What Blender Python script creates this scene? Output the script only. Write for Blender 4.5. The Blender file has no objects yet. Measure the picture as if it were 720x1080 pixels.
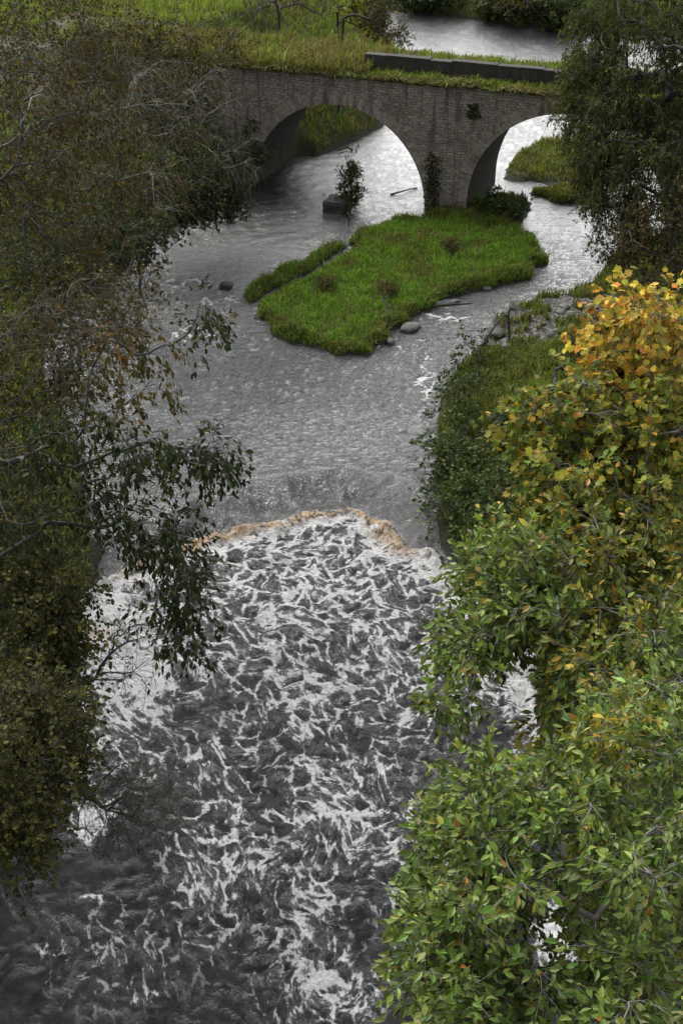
import bpy, math, random
import numpy as np

SC = bpy.context.scene
COL = SC.collection
RNG = np.random.default_rng(7)

# ------------------------------------------------------------------ camera
CAM_Z, PITCH, FPX = 25.0, math.radians(32.0), 1500.0
RIGHT = np.array([1.0, 0, 0])
FWD = np.array([0, math.cos(PITCH), -math.sin(PITCH)])
UP = np.array([0, math.sin(PITCH), math.cos(PITCH)])
EYE = np.array([0, 0, CAM_Z])
cam_d = bpy.data.cameras.new('camera')
cam = bpy.data.objects.new('camera', cam_d)
COL.objects.link(cam)
cam.location = EYE
cam.rotation_euler = (math.pi / 2 - PITCH, 0, 0)
cam_d.sensor_fit = 'VERTICAL'
cam_d.sensor_height = 36.0
cam_d.lens = 50.0
cam_d.clip_start = 0.1
cam_d.clip_end = 8000
SC.camera = cam


def P(px, py, z=0.0):
    """measured photo position -> point on the level z (survey helper)"""
    d = FWD + RIGHT * ((px - 360) / FPX) + UP * ((540 - py) / FPX)
    return EYE + d * ((z - CAM_Z) / d[2])


def Q(px, py, dist):
    return EYE + (FWD + RIGHT * ((px - 360) / FPX) + UP * ((540 - py) / FPX)) * dist


def inview(p, m=60):
    d = p - EYE
    w = np.maximum(d @ FWD, 0.01)
    x = 360 + FPX * (d @ RIGHT) / w
    y = 540 - FPX * (d @ UP) / w
    return (x > -m) & (x < 720 + m) & (y > -m) & (y < 1080 + m)


# ------------------------------------------------------------------ noise
_PERM = np.random.default_rng(3).permutation(256)
_GR = np.random.default_rng(4).normal(size=(256, 2))
_GR /= np.linalg.norm(_GR, axis=1)[:, None]


def perlin(x, y, seed=0):
    xi, yi = np.floor(x).astype(int), np.floor(y).astype(int)
    xf, yf = x - xi, y - yi

    def g(ix, iy):
        return _GR[_PERM[(_PERM[(ix + seed * 17) & 255] + iy) & 255]]
    u, v = xf ** 3 * (xf * (xf * 6 - 15) + 10), yf ** 3 * (yf * (yf * 6 - 15) + 10)

    def dt(ix, iy, dx, dy):
        q = g(ix, iy)
        return q[..., 0] * dx + q[..., 1] * dy
    a = dt(xi, yi, xf, yf); b = dt(xi + 1, yi, xf - 1, yf)
    c = dt(xi, yi + 1, xf, yf - 1); d = dt(xi + 1, yi + 1, xf - 1, yf - 1)
    return (a + (b - a) * u) * (1 - v) + (c + (d - c) * u) * v


def fbm(x, y, o=4, seed=0):
    s, a = 0, 1.0
    for k in range(o):
        s = s + a * perlin(x, y, seed + k); x, y, a = x * 2.03 + 5.1, y * 2.03 + 1.7, a * 0.5
    return s


def sstep(a, b, x):
    t = np.clip((x - a) / (b - a), 0, 1)
    return t * t * (3 - 2 * t)


def polysd(x, y, poly):
    """signed distance to a closed polygon, positive inside"""
    poly = np.asarray(poly)[:, :2]
    d2 = np.full(x.shape, 1e18); ins = np.zeros(x.shape, bool)
    for i in range(len(poly)):
        a, b = poly[i], poly[(i + 1) % len(poly)]
        e = b - a
        wx, wy = x - a[0], y - a[1]
        t = np.clip((wx * e[0] + wy * e[1]) / max(e @ e, 1e-9), 0, 1)
        d2 = np.minimum(d2, (wx - t * e[0]) ** 2 + (wy - t * e[1]) ** 2)
        if a[1] != b[1]:
            c = ((a[1] > y) != (b[1] > y)) & (x < e[0] * (y - a[1]) / e[1] + a[0])
            ins ^= c
    return np.where(ins, 1, -1) * np.sqrt(d2)


# ------------------------------------------------------------------ objects
def tag(o, label=None, cat=None, group=None, kind=None):
    if label: o['label'] = label
    if cat: o['category'] = cat
    if group: o['group'] = group
    if kind: o['kind'] = kind
    return o


def empty(name, loc, label, cat, group=None):
    o = bpy.data.objects.new(name, None)
    o.empty_display_size = 0.3
    COL.objects.link(o)
    o.location = loc
    return tag(o, label, cat, group)


def mesh_np(name, V, F, mat, parent=None, smooth=False, cols=None, uvs=None, attrs=None, origin=None):
    """V (n,3); F list of arrays (m,k) of face indices; cols (n,3) per vertex; uvs per vertex"""
    V = np.asarray(V, float)
    if parent is not None:
        V = V - np.array(parent.location)
    elif origin is not None:
        V = V - np.asarray(origin)
    if not isinstance(F, list): F = [F]
    F = [np.asarray(f, int) for f in F if len(f)]
    me = bpy.data.meshes.new(name)
    loops = np.concatenate([f.ravel() for f in F])
    tot = np.concatenate([np.full(len(f), f.shape[1]) for f in F])
    st = np.concatenate([[0], np.cumsum(tot)[:-1]])
    me.vertices.add(len(V)); me.vertices.foreach_set('co', V.astype(np.float32).ravel())
    me.loops.add(len(loops)); me.loops.foreach_set('vertex_index', loops.astype(np.int32))
    me.polygons.add(len(tot)); me.polygons.foreach_set('loop_start', st.astype(np.int32))
    me.polygons.foreach_set('loop_total', tot.astype(np.int32))
    me.polygons.foreach_set('use_smooth', np.full(len(tot), smooth))
    me.update(calc_edges=True)
    me.validate()
    if cols is not None:
        a = me.attributes.new('tint', 'FLOAT_COLOR', 'POINT')
        a.data.foreach_set('color', np.hstack([cols, np.ones((len(V), 1))]).astype(np.float32).ravel())
    for k, v in (attrs or {}).items():
        v = np.asarray(v)
        if v.ndim == 1:
            a = me.attributes.new(k, 'FLOAT', 'POINT'); a.data.foreach_set('value', v.astype(np.float32))
        else:
            a = me.attributes.new(k, 'FLOAT_VECTOR', 'POINT'); a.data.foreach_set('vector', v.astype(np.float32).ravel())
    if uvs is not None:
        l = me.uv_layers.new(name='UVMap')
        l.data.foreach_set('uv', np.asarray(uvs)[loops].astype(np.float32).ravel())
    me.materials.append(mat)
    o = bpy.data.objects.new(name, me)
    COL.objects.link(o)
    if parent is not None: o.parent = parent
    elif origin is not None: o.location = origin
    return o


class MB:
    """collects simple solids into one mesh"""
    def __init__(s): s.v, s.f, s.uv = [], [], []

    def add(s, V, F, uv=None):
        b = len(s.v)
        s.v += [tuple(p) for p in V]; s.f += [tuple(i + b for i in f) for f in F]
        s.uv += [tuple(q) for q in (uv if uv is not None else [(0, 0)] * len(V))]

    def build(s, name, mat, parent=None, smooth=False, origin=None):
        F = []
        for k in sorted({len(f) for f in s.f}):
            F.append(np.array([f for f in s.f if len(f) == k]))
        return mesh_np(name, np.array(s.v), F, mat, parent, smooth, uvs=np.array(s.uv), origin=origin)


# ------------------------------------------------------------------ materials
def new_mat(name):
    m = bpy.data.materials.new(name); m.use_nodes = True
    nt = m.node_tree; nt.nodes.clear()
    out = nt.nodes.new('ShaderNodeOutputMaterial')
    return m, nt, out


class NB:
    def __init__(s, nt): s.nt = nt

    def n(s, t, **kw):
        q = s.nt.nodes.new(t)
        for k, v in kw.items(): setattr(q, k, v)
        return q

    def l(s, a, b): s.nt.links.new(a, b)

    def val(s, sock, v):
        if isinstance(v, bpy.types.NodeSocket): s.l(v, sock)
        else: sock.default_value = v

    def math(s, op, a, b=0.0, c=0.0, clamp=False):
        q = s.n('ShaderNodeMath', operation=op, use_clamp=clamp)
        s.val(q.inputs[0], a); s.val(q.inputs[1], b); s.val(q.inputs[2], c)
        return q.outputs[0]

    def ss(s, x, a, b):
        q = s.n('ShaderNodeMapRange', interpolation_type='SMOOTHSTEP')
        s.val(q.inputs['Value'], x); s.val(q.inputs['From Min'], a); s.val(q.inputs['From Max'], b)
        return q.outputs[0]

    def mix(s, f, a, b, blend='MIX'):
        q = s.n('ShaderNodeMix', data_type='RGBA', blend_type=blend)
        s.val(q.inputs[0], f)
        for i, v in ((6, a), (7, b)):
            s.val(q.inputs[i], v if isinstance(v, bpy.types.NodeSocket) else (*v, 1))
        return q.outputs[2]

    def noise(s, vec, scale, detail=4, rough=0.55, dist=0.0):
        q = s.n('ShaderNodeTexNoise')
        s.l(vec, q.inputs['Vector'])
        q.inputs['Scale'].default_value = scale; q.inputs['Detail'].default_value = detail
        q.inputs['Roughness'].default_value = rough; q.inputs['Distortion'].default_value = dist
        return q.outputs['Fac']

    def attr(s, name, out='Fac'):
        q = s.n('ShaderNodeAttribute'); q.attribute_name = name
        return q.outputs[out]

    def scale(s, vec, sc):
        q = s.n('ShaderNodeVectorMath', operation='MULTIPLY')
        s.l(vec, q.inputs[0]); q.inputs[1].default_value = sc
        return q.outputs[0]

    def bump(s, h, strength=0.5, dist=0.05):
        q = s.n('ShaderNodeBump'); q.inputs['Strength'].default_value = strength
        q.inputs['Distance'].default_value = dist; s.l(h, q.inputs['Height'])
        return q.outputs[0]


def leaf_mat(name, trans=0.32, rough=0.45, spec=0.35):
    m, nt, out = new_mat(name); b = NB(nt)
    c = b.attr('tint', 'Color')
    pr = b.n('ShaderNodeBsdfPrincipled'); b.l(c, pr.inputs['Base Color'])
    pr.inputs['Roughness'].default_value = rough
    pr.inputs['Specular IOR Level'].default_value = spec
    tr = b.n('ShaderNodeBsdfTranslucent')
    b.l(b.mix(1.0, c, (1.15, 1.1, 0.6), 'MULTIPLY'), tr.inputs[0])
    mx = b.n('ShaderNodeMixShader'); mx.inputs[0].default_value = trans
    b.l(pr.outputs[0], mx.inputs[1]); b.l(tr.outputs[0], mx.inputs[2]); b.l(mx.outputs[0], out.inputs[0])
    return m


def bark_mat(name, c1, c2, scale=9.0):
    m, nt, out = new_mat(name); b = NB(nt)
    tc = b.n('ShaderNodeTexCoord').outputs['Object']
    n1 = b.noise(b.scale(tc, (1, 1, 0.35)), scale, 5)
    n2 = b.noise(tc, 1.3, 3)
    c = b.mix(b.ss(n1, 0.35, 0.7), c1, c2)
    c = b.mix(b.math('MULTIPLY', b.ss(n2, 0.55, 0.75), 0.5), c, (0.05, 0.06, 0.025))
    pr = b.n('ShaderNodeBsdfPrincipled'); b.l(c, pr.inputs['Base Color'])
    pr.inputs['Roughness'].default_value = 0.9
    b.l(b.bump(n1, 0.6, 0.02), pr.inputs['Normal']); b.l(pr.outputs[0], out.inputs[0])
    return m


def stone_mat(name, bw, bh, c1, c2, mortar, use_uv=True, rot=False):
    m, nt, out = new_mat(name); b = NB(nt)
    tcn = b.n('ShaderNodeTexCoord')
    uv, ob = tcn.outputs['UV'], tcn.outputs['Object']
    w = b.n('ShaderNodeTexNoise'); b.l(ob, w.inputs['Vector']); w.inputs['Scale'].default_value = 1.6; w.inputs['Detail'].default_value = 3
    ww = b.n('ShaderNodeVectorMath', operation='MULTIPLY_ADD')
    b.l(w.outputs['Color'], ww.inputs[0]); ww.inputs[1].default_value = (0.30, 0.22, 0); b.l(uv, ww.inputs[2])
    br = b.n('ShaderNodeTexBrick'); b.l(ww.outputs[0], br.inputs['Vector'])
    br.inputs['Scale'].default_value = 1; br.inputs['Brick Width'].default_value = bw; br.inputs['Row Height'].default_value = bh
    br.inputs['Mortar Size'].default_value = 0.018; br.inputs['Mortar Smooth'].default_value = 0.6; br.inputs['Bias'].default_value = -0.1
    br.inputs['Color1'].default_value = (*c1, 1); br.inputs['Color2'].default_value = (*c2, 1); br.inputs['Mortar'].default_value = (*mortar, 1)
    n1 = b.noise(ob, 0.55, 5, 0.6); n2 = b.noise(ob, 7, 4, 0.65)
    st = b.noise(b.scale(ob, (1.4, 1.4, 0.16)), 1.5, 4, 0.6)      # run-off stains, long in z
    c = b.mix(b.ss(n2, 0.3, 0.75), b.mix(1.0, br.outputs['Color'], (0.55, 0.55, 0.56), 'MULTIPLY'), b.mix(1.0, br.outputs['Color'], (1.25, 1.22, 1.15), 'MULTIPLY'))
    c = b.mix(b.math('MULTIPLY', b.ss(st, 0.5, 0.68), 0.75), c, (0.03, 0.028, 0.024))
    c = b.mix(b.math('MULTIPLY', b.ss(n1, 0.55, 0.72), 0.5), c, (0.045, 0.05, 0.03))
    pr = b.n('ShaderNodeBsdfPrincipled'); b.l(c, pr.inputs['Base Color']); pr.inputs['Roughness'].default_value = 0.92
    h = b.math('ADD', b.math('MULTIPLY', br.outputs['Fac'], -0.7), b.math('MULTIPLY', n2, 0.8))
    b.l(b.bump(h, 0.6, 0.05), pr.inputs['Normal']); b.l(pr.outputs[0], out.inputs[0])
    return m


def rock_mat(name, c1, c2, moss=0.3):
    m, nt, out = new_mat(name); b = NB(nt)
    ob = b.n('ShaderNodeTexCoord').outputs['Object']
    n1 = b.noise(ob, 3, 6, 0.65); n2 = b.noise(ob, 14, 4, 0.6); n3 = b.noise(ob, 1.7, 3)
    c = b.mix(b.ss(n1, 0.35, 0.65), c1, c2)
    c = b.mix(b.math('MULTIPLY', b.ss(n3, 0.5, 0.62), moss), c, (0.04, 0.05, 0.02))
    pr = b.n('ShaderNodeBsdfPrincipled'); b.l(c, pr.inputs['Base Color']); pr.inputs['Roughness'].default_value = 0.7
    b.l(b.bump(b.math('ADD', n1, b.math('MULTIPLY', n2, 0.4)), 0.8, 0.06), pr.inputs['Normal']); b.l(pr.outputs[0], out.inputs[0])
    return m


def ground_mat():
    m, nt, out = new_mat('bank_soil'); b = NB(nt)
    ob = b.n('ShaderNodeTexCoord').outputs['Object']
    n1 = b.noise(ob, 0.8, 6, 0.6); n2 = b.noise(ob, 9, 5, 0.65); n3 = b.noise(ob, 30, 3, 0.6)
    c = b.mix(b.ss(n1, 0.35, 0.65), (0.032, 0.030, 0.014), (0.045, 0.055, 0.016))
    c = b.mix(b.ss(n2, 0.55, 0.75), c, (0.085, 0.075, 0.035))
    vo = b.n('ShaderNodeTexVoronoi'); b.l(ob, vo.inputs['Vector']); vo.inputs['Scale'].default_value = 6.5
    st = b.mix(b.ss(n3, 0.3, 0.7), (0.07, 0.066, 0.06), (0.26, 0.25, 0.235))
    st = b.mix(b.ss(vo.outputs['Distance'], 0.25, 0.6), st, (0.03, 0.028, 0.022))
    gr = b.attr('gravel')
    c = b.mix(gr, c, st)
    wet = b.attr('wet')
    c = b.mix(b.math('MULTIPLY', wet, 0.75), c, (0.012, 0.011, 0.009))
    pr = b.n('ShaderNodeBsdfPrincipled'); b.l(c, pr.inputs['Base Color']); pr.inputs['Roughness'].default_value = 0.9
    h = b.math('ADD', n2, b.math('MULTIPLY', b.math('MULTIPLY', vo.outputs['Distance'], gr), -1.5))
    b.l(b.bump(h, 0.8, 0.08), pr.inputs['Normal']); b.l(pr.outputs[0], out.inputs[0])
    return m


def water_mat():
    m, nt, out = new_mat('river_water'); b = NB(nt)
    fl = b.attr('flow', 'Vector')
    f = b.attr('foam'); br = b.attr('brown'); rough_w = b.attr('chop'); crest = b.attr('crest')
    wv = b.attr('swirl', 'Vector')        # eddying coordinates, so that filaments meander
    def net(scale, width):
        q = b.n('ShaderNodeTexVoronoi', feature='DISTANCE_TO_EDGE'); b.l(wv, q.inputs['Vector']); q.inputs['Scale'].default_value = scale
        return b.math('SUBTRACT', 1.0, b.math('MULTIPLY', q.outputs['Distance'], 1.0 / width), clamp=True)
    patch = b.ss(b.noise(fl, 1.6, 3, 0.6), 0.36, 0.62)
    e1, e2, e3 = b.math('MULTIPLY', net(1.6, 0.18), b.math('ADD', 0.45, b.math('MULTIPLY', patch, 0.75))), net(3.6, 0.22), net(6.5, 0.30)
    nz = b.noise(wv, 1.5, 5, 0.58, 0.0)
    rg = b.math('SUBTRACT', 1.0, b.math('MULTIPLY', b.math('ABSOLUTE', b.math('SUBTRACT', nz, 0.5)), 14.0), clamp=True)
    nz2 = b.noise(b.scale(wv, (1.0, 1.0, 1.0)), 3.3, 4, 0.55, 0.0)
    rg2 = b.math('SUBTRACT', 1.0, b.math('MULTIPLY', b.math('ABSOLUTE', b.math('SUBTRACT', nz2, 0.52)), 13.0), clamp=True)
    big = b.noise(fl, 0.55, 3, 0.55)
    fine = b.noise(fl, 8.0, 6, 0.75)
    grain = b.noise(fl, 38.0, 3, 0.7)
    p = b.math('ADD', b.math('MULTIPLY', e1, 0.60), b.math('MULTIPLY', e2, 0.20))
    p = b.math('ADD', p, b.math('MULTIPLY', rg2, 0.22))
    p = b.math('ADD', p, b.math('MULTIPLY', e3, 0.06))
    p = b.math('ADD', p, b.math('MULTIPLY', rg, 0.40))
    p = b.math('ADD', p, b.math('MULTIPLY', b.math('SUBTRACT', big, 0.5), 0.7))
    p = b.math('ADD', p, b.math('MULTIPLY', b.math('SUBTRACT', fine, 0.5), 1.0))
    p = b.math('ADD', p, b.math('MULTIPLY', b.math('SUBTRACT', grain, 0.5), 0.30))
    p = b.math('ADD', p, b.math('MULTIPLY', crest, 0.16))
    q = b.math('ADD', p, b.math('SUBTRACT', f, 1.05))
    foam = b.math('MULTIPLY', b.ss(q, -0.04, 0.30), b.ss(f, 0.12, 0.34))
    # thin aerated veil between the filaments, broken into grains
    veil = b.math('MULTIPLY', b.ss(b.math('ADD', q, b.math('MULTIPLY', b.math('SUBTRACT', grain, 0.5), 0.9)), -0.30, 0.10), b.math('MULTIPLY', b.ss(f, 0.10, 0.45), 0.24))
    foam = b.math('MAXIMUM', foam, veil)
    fcol = b.mix(b.ss(fine, 0.36, 0.62), (0.56, 0.57, 0.58), (0.90, 0.90, 0.90))
    bcol = b.mix(b.ss(fine, 0.38, 0.60), (0.24, 0.14, 0.065), (0.62, 0.44, 0.26))
    fcol = b.mix(b.math('MULTIPLY', br, b.ss(b.noise(wv, 2.4, 4, 0.6), 0.30, 0.50)), fcol, bcol)
    deep = b.mix(b.ss(big, 0.35, 0.65), (0.008, 0.008, 0.009), (0.018, 0.018, 0.019))
    deep = b.mix(b.attr('speck_shade'), deep, (0.048, 0.049, 0.050))  # paler base, held back where shade is painted into the water
    # light specks on the riffles
    sp = b.noise(b.scale(fl, (0.7, 1.7, 1.0)), 7.0, 6, 0.80, 0.5)
    speck_shade = b.math('MULTIPLY', b.ss(sp, 0.54, 0.68), b.attr('speck_shade'))
    c = b.mix(b.math('MULTIPLY', speck_shade, 0.22), deep, (0.46, 0.47, 0.48))
    c = b.mix(foam, c, fcol)
    pr = b.n('ShaderNodeBsdfPrincipled'); b.l(c, pr.inputs['Base Color'])
    b.l(b.math('SUBTRACT', b.math('ADD', 1.66, b.math('MULTIPLY', b.attr('calm'), 0.34)), b.math('MULTIPLY', foam, 0.12)), pr.inputs['IOR'])
    b.l(b.math('ADD', 0.04, b.math('MULTIPLY', foam, 0.75), clamp=True), pr.inputs['Roughness'])
    n1 = b.noise(b.scale(fl, (0.85, 1.3, 1.0)), 2.6, 6, 0.68, 0.35)
    n2 = b.noise(b.scale(fl, (0.7, 1.1, 1.0)), 8.0, 6, 0.75)
    n1r = b.math('MULTIPLY', b.math('ABSOLUTE', b.math('SUBTRACT', n1, 0.5)), -1.6)
    h = b.math('ADD', n1r, b.math('MULTIPLY', n2, 0.45))
    h = b.math('MULTIPLY', h, rough_w)
    h = b.math('ADD', h, b.math('MULTIPLY', b.math('MULTIPLY', foam, b.math('ADD', fine, b.math('MULTIPLY', grain, 0.4))), 0.30))
    b.l(b.bump(h, 1.0, 0.50), pr.inputs['Normal'])
    b.l(pr.outputs[0], out.inputs[0])
    return m


M_LEAF = leaf_mat('leaf_blade', 0.30, 0.6, 0.14)
M_LEAF_GLOSS = leaf_mat('glossy_leaf_blade', 0.34, 0.42, 0.3)
M_GRASS = leaf_mat('grass_blade', 0.36, 0.65, 0.1)
M_BARK = bark_mat('dark_bark', (0.018, 0.016, 0.013), (0.048, 0.042, 0.035))
M_BARK_G = bark_mat('grey_twig_bark', (0.10, 0.095, 0.085), (0.22, 0.205, 0.18))
M_BARK_M = bark_mat('brown_twig_bark', (0.03, 0.027, 0.022), (0.085, 0.078, 0.066))
M_STONE = stone_mat('coursed_rubble', 0.36, 0.135, (0.30, 0.262, 0.23), (0.18, 0.159, 0.14), (0.122, 0.107, 0.094))
M_VAULT = stone_mat('shaded_vault_stone', 0.36, 0.16, (0.085, 0.075, 0.066), (0.05, 0.045, 0.04), (0.035, 0.031, 0.028))  # darker copy of the masonry, shade under the arches put into its colour
M_RING = stone_mat('arch_stones', 5.0, 5.0, (0.29, 0.25, 0.217), (0.20, 0.174, 0.152), (0.05, 0.046, 0.042))
M_PARAPET = stone_mat('parapet_stone', 1.3, 0.42, (0.036, 0.033, 0.029), (0.024, 0.022, 0.02), (0.014, 0.013, 0.012))
M_COPING = stone_mat('coping_stone', 1.3, 5.0, (0.085, 0.08, 0.072), (0.05, 0.048, 0.043), (0.02, 0.019, 0.016))
M_ROCK = rock_mat('pale_river_rock', (0.04, 0.038, 0.036), (0.15, 0.146, 0.14), 0.5)
M_ROCK_D = rock_mat('dark_wet_rock', (0.018, 0.017, 0.016), (0.05, 0.047, 0.042))
M_SOIL = ground_mat()
M_WATER = water_mat()

# ------------------------------------------------------------------ plan of the place
ZD = -0.95          # water level below the weir
def pl(pts, z=0.0): return [tuple(P(x, y, z)[:2]) for x, y in pts]


shore_l = [(-30, -20), (-11.5, 5)] + pl([(-70, 1080), (0, 930), (45, 820), (62, 740), (75, 670), (88, 630)], ZD) + \
    pl([(95, 590), (92, 530), (70, 450), (45, 400), (50, 350), (115, 305), (150, 258), (200, 232), (262, 203), (268, 196), (317, 173), (345, 161), (375, 149), (405, 133)]) + \
    [(3.4, 90), (3.9, 97), (3.2, 104), (2.0, 111), (0, 125), (-60, 420), (-3000, 420)]
LEFT = shore_l + [(-3000, -3000), (-30, -3000)]
shore_r = [(12, -20), (9, 5)] + pl([(640, 1080), (615, 980), (590, 880), (566, 800), (560, 720), (545, 660), (508, 612)], ZD) + \
    pl([(490, 580), (466, 545), (458, 500), (460, 445), (472, 402), (498, 374), (532, 354), (517, 337), (548, 320), (590, 311), (622, 302), (650, 262), (655, 215)]) + \
    [(15.0, 64.5), (17.2, 70), (21, 84), (27, 96), (45, 97), (3000, 120)]
RIGHT_L = shore_r + [(3000, -3000), (12, -3000)]
FAR = [(-3000, 420), (-45, 126), (-6, 117)] + pl([(402, 11), (470, 17), (540, 27), (590, 34)]) + [(34, 101.5), (50, 107), (3000, 260), (3000, 4000), (-3000, 4000)]
ISLAND = pl([(263, 312), (276, 296), (322, 276), (352, 262), (385, 247), (415, 236), (452, 231), (530, 236), (566, 258), (571, 280), (560, 293), (520, 302), (475, 314), (443, 330), (418, 350), (388, 374), (352, 377), (322, 364), (288, 352), (268, 330)])
SPOT_A = pl([(531, 188), (545, 163), (572, 150), (610, 150), (660, 160), (660, 192), (600, 196)])
SPOT_B = pl([(556, 203), (600, 198), (640, 200), (640, 216), (590, 217)])
PIERBAR = pl([(452, 232), (462, 220), (505, 214), (540, 205), (556, 214), (548, 236), (520, 244)])
GRAVEL = pl([(500, 376), (515, 335), (548, 318), (592, 310), (640, 312), (660, 350), (600, 380), (550, 372)])
WEIR = pl([(20, 668), (84, 622), (112, 604), (180, 577), (249, 552), (321, 537), (369, 532), (404, 546), (428, 572), (458, 577), (482, 602), (530, 650), (600, 720)], -0.7)
WEIR_REG = WEIR + [(40, 20), (40, -60), (-40, -60), (-40, 25)]

# bridge frame
BA = math.radians(22)
BU = np.array([math.cos(BA), -math.sin(BA), 0]); BN = np.array([math.sin(BA), math.cos(BA), 0])
B0 = np.array([-4.55, 72.4, 0])
DEPTH = 5.0
def B(s, t, z): return B0 + BU * s + BN * t + np.array([0, 0, z])
def deck_z(s): return 6.12 + 0.016 * s


GROOVE = pl([(262, 330), (280, 316), (310, 300), (340, 282), (372, 262)])


def linedist(x, y, line):
    d2 = np.full(np.shape(x), 1e9)
    for (ax_, ay), (bx, by) in zip(line[:-1], line[1:]):
        ex, ey = bx - ax_, by - ay
        t = np.clip(((x - ax_) * ex + (y - ay) * ey) / (ex * ex + ey * ey), 0, 1)
        d2 = np.minimum(d2, (x - ax_ - t * ex) ** 2 + (y - ay - t * ey) ** 2)
    return np.sqrt(d2)


def ground_h(x, y):
    x, y = np.asarray(x, float), np.asarray(y, float)
    wd = polysd(x, y, WEIR_REG)
    base = ZD * sstep(-1.5, 0.2, wd)
    nz = fbm(x * 0.35, y * 0.35, 4, 11)
    h = base - 1.1
    l = polysd(x, y, LEFT); r = polysd(x, y, RIGHT_L); f = polysd(x, y, FAR)
    hl = np.where(l < 0, -1.1 + np.maximum(l * 0.9, -2) + 1.1, 0.25 * sstep(0, 0.5, l) + np.minimum((0.58 + 0.3 * sstep(75, 79, y)) * l, 6.2 + 0.02 * np.maximum(l - 11, 0)))
    hl = hl + 0.25 * nz * np.clip(l, 0, 1)
    rr = np.maximum(r, 0)
    hr = np.where(r < 0, np.maximum(r * 0.9, -2), 0.15 * sstep(0, 0.4, r) + 0.16 * np.minimum(rr, 4) + 0.52 * np.clip(rr - 4, 0, 13) + 0.05 * np.maximum(rr - 17, 0))
    hr = hr + 0.2 * nz * np.clip(r, 0, 1)
    hf = np.where(f < 0, np.maximum(f * 0.9, -2), 0.3 * sstep(0, 0.6, f) + np.minimum(0.25 * np.maximum(f, 0), 4 + 0.03 * np.maximum(f, 0)) + 0.3 * nz * np.clip(f, 0, 1))
    for q in (hl, hr, hf):
        h = np.maximum(h, base + q)
    for poly, top in ((ISLAND, 0.34), (SPOT_A, 0.3), (SPOT_B, 0.16), (PIERBAR, 0.2)):
        i = polysd(x, y, poly) + 0.10 + 0.6 * fbm(x * 0.7, y * 0.7, 4, 15)
        if poly is ISLAND: i = np.minimum(i, 1.3 * (linedist(x, y, GROOVE) - 0.22 + 0.3 * fbm(x * 1.1, y * 1.1, 3, 19)))
        h = np.maximum(h, np.where(i < 0, np.maximum(i * 1.2, -2), top * sstep(-0.1, 0.7, i) + 0.12 * nz * np.clip(i, 0, 1)))
    # the channel under the bridge stays open: the vaults stand in it
    e = np.stack([x - B0[0], y - B0[1]], -1)
    s = e @ BU[:2]; t = e @ BN[:2]
    under = (t > -0.6) & (t < DEPTH + 0.6) & (s > 0.05) & (s < 9.35)
    h = np.where(under, np.minimum(h, -0.4), h)
    return h


def axis(parts):
    out = []
    for a, b_, st in parts: out.append(np.arange(a, b_, st))
    return np.unique(np.concatenate(out + [np.array([parts[-1][1]])]))


def grid_faces(nx, ny):
    i = np.arange(nx * ny).reshape(ny, nx)
    return np.stack([i[:-1, :-1], i[:-1, 1:], i[1:, 1:], i[1:, :-1]], -1).reshape(-1, 4)


# ---- ground
gx = axis([(-3000, -200, 400), (-200, -40, 16), (-40, -16, 1.0), (-16, 22, 0.28), (22, 46, 1.0), (46, 200, 16), (200, 3000, 400)])
gy = axis([(-3000, -200, 400), (-200, 0, 20), (0, 16, 1.0), (16, 100, 0.34), (100, 122, 0.6), (122, 200, 8), (200, 4000, 400)])
X, Y = np.meshgrid(gx, gy)
H = ground_h(X.ravel(), Y.ravel())
wd = polysd(X.ravel(), Y.ravel(), WEIR_REG)
gv = sstep(-0.4, 0.5, polysd(X.ravel(), Y.ravel(), GRAVEL)) * 1.0
wet = 1 - sstep(0.05, 0.35, H - ZD * sstep(-1.5, 0.2, wd))
g = mesh_np('ground', np.stack([X.ravel(), Y.ravel(), H], -1), grid_faces(len(gx), len(gy)), M_SOIL, smooth=True, attrs={'gravel': gv, 'wet': wet})
tag(g, kind='structure')

# ---- water
def splat(x, y, items):
    s = np.zeros_like(x)
    for px, py, rx, ry, amp, z in items:
        c = P(px, py, z); ex = P(px + rx, py, z) - c; ey = P(px, py - ry, z) - c
        a = ((x - c[0]) / abs(ex[0])) ** 2 + ((y - c[1]) / abs(ey[1])) ** 2
        s = np.maximum(s, amp * np.exp(-a))
    return s


wx = axis([(-60, -13, 1.5), (-13, 14.5, 0.075), (14.5, 24, 0.25), (24, 80, 2)])
wy = axis([(-12, 16, 1.0), (16, 47, 0.065), (47, 62, 0.12), (62, 86, 0.16), (86, 124, 0.4), (124, 140, 2)])
X, Y = np.meshgrid(wx, wy); x, y = X.ravel(), Y.ravel()
d = polysd(x, y, WEIR_REG)
# lateral wobble of the foam line
d = d + 0.35 * fbm(x * 0.7, y * 0.7, 4, 31)
zb = ZD * sstep(-1.7, -0.05, d)
lip = np.exp(-((d - 0.22) / 0.26) ** 2)
dn = sstep(-0.1, 0.5, d)
# flow coordinates: below the weir the streams draw together toward the middle
ax = np.where(d > -0.5, x + 0.9 - 0.10 * (x + 0.9) * np.clip((41 - y) / 20, 0, 1), x)
flow = np.stack([x * 1.0 - 0.30 * np.clip(38 - y, 0, 30) * sstep(7, -10, x), np.where(y > 35, 1.05 * y, 1.05 * 35 - 0.92 * (35 - y)), 0 * x], -1)
def rot(a, b_, t): return a * math.cos(t) - b_ * math.sin(t), a * math.sin(t) + b_ * math.cos(t)


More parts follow.
